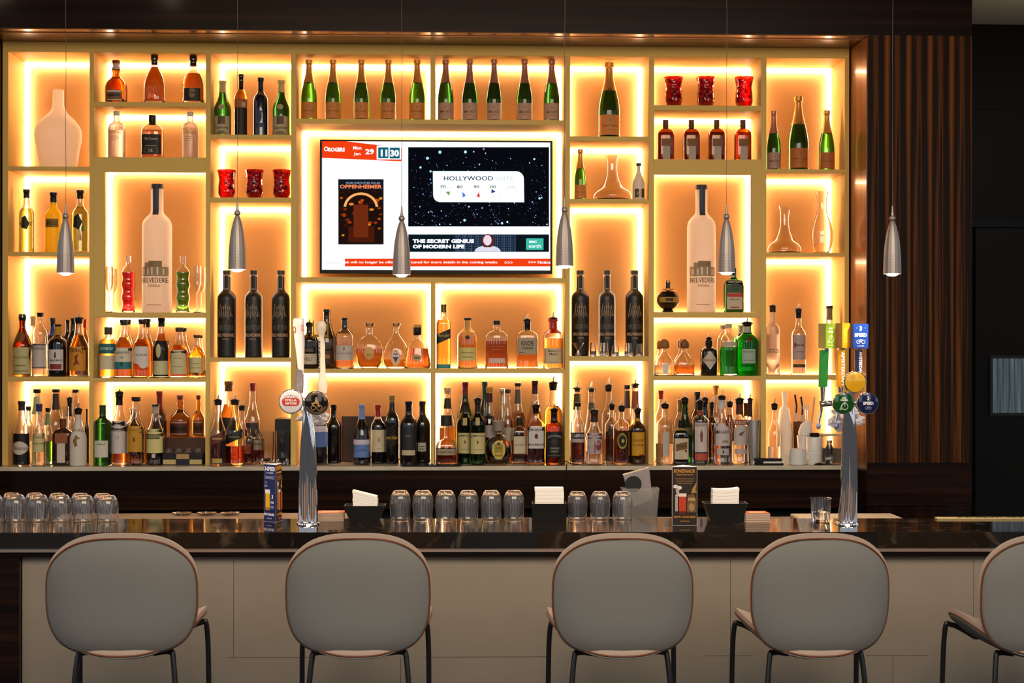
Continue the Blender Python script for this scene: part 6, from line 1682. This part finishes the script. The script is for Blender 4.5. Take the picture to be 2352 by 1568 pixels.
# ================================================================== pendant lamps
YPD = 5.62
BULB = pm('lamp_glow', (1, .80, .62), emis=30)
def pendant(label, px, yb, w=42.5):
    p = P(px, yb, YPD); k = pxm(YPD)
    t = thing('pendant_lamp', label, 'pendant lamp', (p.x, YPD, p.z), 0, 'pendant lamps over the bar')
    r = w / 2 * k
    # bell of two leaves: a faceted spun shade
    bm = bmesh.new()
    pr = [(1.0, 0), (.995, 10), (.97, 30), (.92, 50), (.82, 72), (.66, 92), (.45, 110), (.28, 120), (.20, 123)]
    outer = [(a * r, b * k) for a, b in pr]
    lathe(bm, outer + [(a * r - .0012, b * k) for a, b in pr[::-1]] + [outer[0]], 16, closed=False)
    shade = obj('shade', bm, 'alu', t, 21)
    bm = bmesh.new()
    for j in range(9):
        a = -math.pi / 2 + (j - 4) * math.pi / 9.5
        for i in range(5):
            z = (13 + i * 6.8) * k
            rr = r * .995 + .0002
            c = Vector((rr * math.cos(a), rr * math.sin(a), z)); n_ = Vector((math.cos(a), math.sin(a), 0)); u = Vector((-math.sin(a), math.cos(a), 0))
            vs = [bm.verts.new(c + n_ * .0003 + (u * math.cos(q_) + Vector((0, 0, 1)) * math.sin(q_)) * .0011) for q_ in [2 * math.pi * s / 7 for s in range(7)]]
            bm.faces.new(vs)
    obj('perforation', bm, pm('perforation_hole', '#1a0f0a', .8), shade, 0)
    bm = bmesh.new(); g = bmesh.ops.create_uvsphere(bm, u_segments=20, v_segments=12, radius=7.2 * k)
    for v in bm.verts: v.co.z += 129 * k
    obj('ball', bm, 'alu', t, 80)
    bm = bmesh.new(); lathe(bm, [(4 * k, 134 * k), (2.4 * k, 143 * k), (1.3 * k, 158 * k)], 14)
    obj('stem', bm, 'alu', t)
    bm = bmesh.new()
    zt_ = ZCEIL - p.z - .001
    pts = [(0, 0, 158 * k - .002)] + [(.0012 * math.sin(i * 1.9 + px), 0, 158 * k + (zt_ - 158 * k) * i / 14) for i in range(1, 14)] + [(0, 0, zt_)]
    tube(bm, pts, .0010, 6)
    obj('cable', bm, pm('thin_cable', '#5a463a', .5), t)
    bm = bmesh.new(); lathe(bm, [(.03, zt_ - .012), (.03, zt_)], 18); obj('ceiling_rose', bm, 'alu', t)
    bm = bmesh.new(); lathe(bm, [(.0005, -5.5 * k), (r * .38, -4.6 * k), (r * .62, -2 * k), (r * .66, 2 * k), (r * .66, 6 * k)], 20, closed=False)
    obj('bulb', bm, BULB, t)
    lamp('pendant_glow', 'SPOT', (p.x, YPD, p.z - .012), (p.x, YPD, 0), 26, (1.0, .76, .60), .02, spot=R(125))
for x, y, l in ((150.5, 627, 'aluminium pendant lamp leftmost of six, before the green liqueur bottles'), (545, 619, 'aluminium pendant lamp before the third shelf column, hung above black vodka bottles'),
                (922.5, 631, 'aluminium pendant lamp hanging in front of the television'), (1296.5, 611, 'aluminium pendant lamp just right of the television'),
                (1668.5, 626, 'aluminium pendant lamp before the right alcove with the giant bottle'), (2049.5, 629, 'aluminium pendant lamp against the striped veneer, rightmost of six')):
    pendant(l, x, y, 41 if x > 160 else 39)

# ================================================================== bar chairs
FAB = pm('grey_linen_upholstery', '#717271', .9, bump=.5, bscale=900, var=.10)
FAB_LIT = pm('pendant_lit_linen', '#a6968a', .9, bump=.4, bscale=900, var=.06)  # cushion linen lightened and warmed for the pendant light falling on it
PIPE = pm('rust_piping', '#6a361b', .6)
def outline(phi, hw, hh, n=3.0):
    c, s = math.cos(phi), math.sin(phi)
    if n == 3.0: n = 3.15 + .4 * max(-1, min(1, -s * 1.5))
    x = hw * math.copysign(abs(c) ** (2 / n), c); z = hh * math.copysign(abs(s) ** (2 / n), s)
    f = z / hh
    x *= 1 - .03 * max(0, f) ** 2 - .065 * max(0, -f) ** 2
    return x, z
def pad(hw, hh, z0, yfun, bulge, thick, sgn, rings=9, seg=56, n=3.0):
    """upholstered half shell; yfun(x, z) mid surface, bulging towards sgn"""
    bm = bmesh.new()
    rows = []
    ctr = bm.verts.new((0, yfun(0, z0) + sgn * bulge, z0))
    for i in range(1, rings + 1):
        rho = i / rings
        rho2 = 1 - (1 - rho) ** 1.6
        row = []
        for j in range(seg):
            x, z = outline(2 * math.pi * j / seg, hw * rho2, hh * rho2, n)
            row.append(bm.verts.new((x, yfun(x, z + z0) + sgn * bulge * (1 - rho2 ** 5), z + z0)))
        rows.append(row)
    x_ = []
    for j in range(seg):
        x, z = outline(2 * math.pi * j / seg, hw, hh, n)
        x_.append(bm.verts.new((x, yfun(x, z + z0) - sgn * thick, z + z0)))
    rows.append(x_)
    for j in range(seg): bm.faces.new((ctr, rows[0][j], rows[0][(j + 1) % seg]))
    for a, b in zip(rows, rows[1:]):
        for j in range(seg): bm.faces.new((a[j], b[j], b[(j + 1) % seg], a[(j + 1) % seg]))
    bm.faces.new(rows[-1])
    bmesh.ops.recalc_face_normals(bm, faces=bm.faces)
    return bm
def chair(label, cx, ytop, w=336, rz=0.0):
    Yb = 4.78
    p = P(cx, ytop, Yb)
    k = pxm(Yb)
    t = thing('bar_chair', label, 'bar chair', (p.x, Yb, 0), rz, 'upholstered bar chairs')
    zt_ = p.z - .0225
    zb_ = P(cx, 1506, Yb).z
    hh = (zt_ - zb_) / 2; hw = w / 2 * k; zc = (zt_ + zb_) / 2
    yf = lambda x, z: .30 * x * x * 1.6 - .07 * (z - zc)
    obj('backrest_shell', pad(hw * .985, hh, zc, lambda x, z: yf(x, z), .030, .004, -1), FAB, t, 60)
    obj('backrest_cushion', pad(hw, hh + .0105, zc + .0115, lambda x, z: yf(x, z) + .026, .040, .016, 1), FAB_LIT, t, 60)
    bm = bmesh.new()
    pts = [(x, yf(x, z + zc) + .006, z + zc + .002) for x, z in [outline(2 * math.pi * j / 64, hw * .995, hh + .003) for j in range(64)]]
    tube(bm, pts + [pts[0]], .0028, 8, False)
    obj('piping', bm, PIPE, t, 60)
    # seat shell: a rounded dish whose sides sweep up
    zs = zb_ - .006
    hs, hd = .243, .235
    yc = .235
    zf = lambda x, y: zs + .098 * (abs(x) / hs) ** 2.6
    def seat(bulge, thick, sgn, off, grow=1.0):
        bm = bmesh.new(); rows = []; seg = 52; rings = 8
        ctr = bm.verts.new((0, yc, zf(0, 0) + off + sgn * bulge))
        for i in range(1, rings + 1):
            rho = 1 - (1 - i / rings) ** 1.5
            row = []
            for j in range(seg):
                x, y = outline(2 * math.pi * j / seg, hs * grow * rho, hd * grow * rho, 2.7)
                row.append(bm.verts.new((x, yc + y, zf(x, y) + off + sgn * bulge * (1 - rho ** 5))))
            rows.append(row)
        row = []
        for j in range(seg):
            x, y = outline(2 * math.pi * j / seg, hs * grow, hd * grow, 2.7)
            row.append(bm.verts.new((x, yc + y, zf(x, y) + off - sgn * thick)))
        rows.append(row)
        for j in range(seg): bm.faces.new((ctr, rows[0][j], rows[0][(j + 1) % seg]))
        for a, b in zip(rows, rows[1:]):
            for j in range(seg): bm.faces.new((a[j], b[j], b[(j + 1) % seg], a[(j + 1) % seg]))
        bmesh.ops.recalc_face_normals(bm, faces=bm.faces)
        return bm
    obj('seat_shell', seat(.016, .006, -1, -.004), FAB, t, 60)
    obj('seat_cushion', seat(.034, .018, 1, .022, 1.0), FAB_LIT, t, 60)
    bm = bmesh.new()
    pts = [(x, yc + y, zf(x, y) + .004) for x, y in [outline(2 * math.pi * j / 60, hs * 1.002, hd * 1.002, 2.7) for j in range(60)]]
    tube(bm, pts + [pts[0]], .0030, 8, False)
    obj('piping', bm, PIPE, t, 60)
    # black tube frame
    for sx in (-1, 1):
        bm = bmesh.new()
        tube(bm, curve_pts([(sx * .09, .12, zs - .012), (sx * .145, .10, zs - .004), (sx * .162, .088, zs - .035), (sx * .185, .055, .38), (sx * .215, .01, .008)], 7), .0095, 12)
        obj('leg', bm, 'blackmetal', t, 60)
        bm = bmesh.new()
        tube(bm, curve_pts([(sx * .12, .38, zs - .006), (sx * .200, .395, zs + .036), (sx * .226, .40, zs + .004), (sx * .232, .42, .38), (sx * .245, .455, .008)], 7), .0095, 12)
        obj('leg', bm, 'blackmetal', t, 60)
    for sx in (-1, 1):
        for a, b in (((sx * .215, .01), (sx * .245, .455)),):
            for c in (a, b):
                bm = bmesh.new(); lathe(bm, [(.013, 0), (.013, .008), (.010, .010)], 14)
                for v in bm.verts: v.co += Vector((c[0], c[1], 0))
                obj('foot_glide', bm, 'black', t)
    bm = bmesh.new()
    tube(bm, [(-.192, .044, .30), (.192, .044, .30), (.234, .428, .30), (-.234, .428, .30), (-.192, .044, .30)], .008, 10)
    obj('footrest', bm, 'blackmetal', t)
    bm = bmesh.new()
    for y in (.12, .38): tube(bm, [(-.12, y, zs - .010), (.12, y, zs - .010)], .006, 10)
    obj('under_seat_bar', bm, 'blackmetal', t)
    return t
for cx, w, rz, l in ((275, 345, .02, 'grey upholstered bar chair with rust piping, leftmost, below the left tumblers'), (821, 333, .0, 'grey upholstered bar chair with rust piping, just right of the left tap tower'),
              (1433, 328, 0, 'grey upholstered bar chair with rust piping, below the dark beer card'), (1889, 325, 0, 'grey upholstered bar chair with rust piping, below the right tap tower'),
              (2418, 326, .03, 'grey upholstered bar chair cut off by the right edge of the photo')):
    chair(l, cx, 1224 + (2 if cx > 2300 else 0), w, rz)
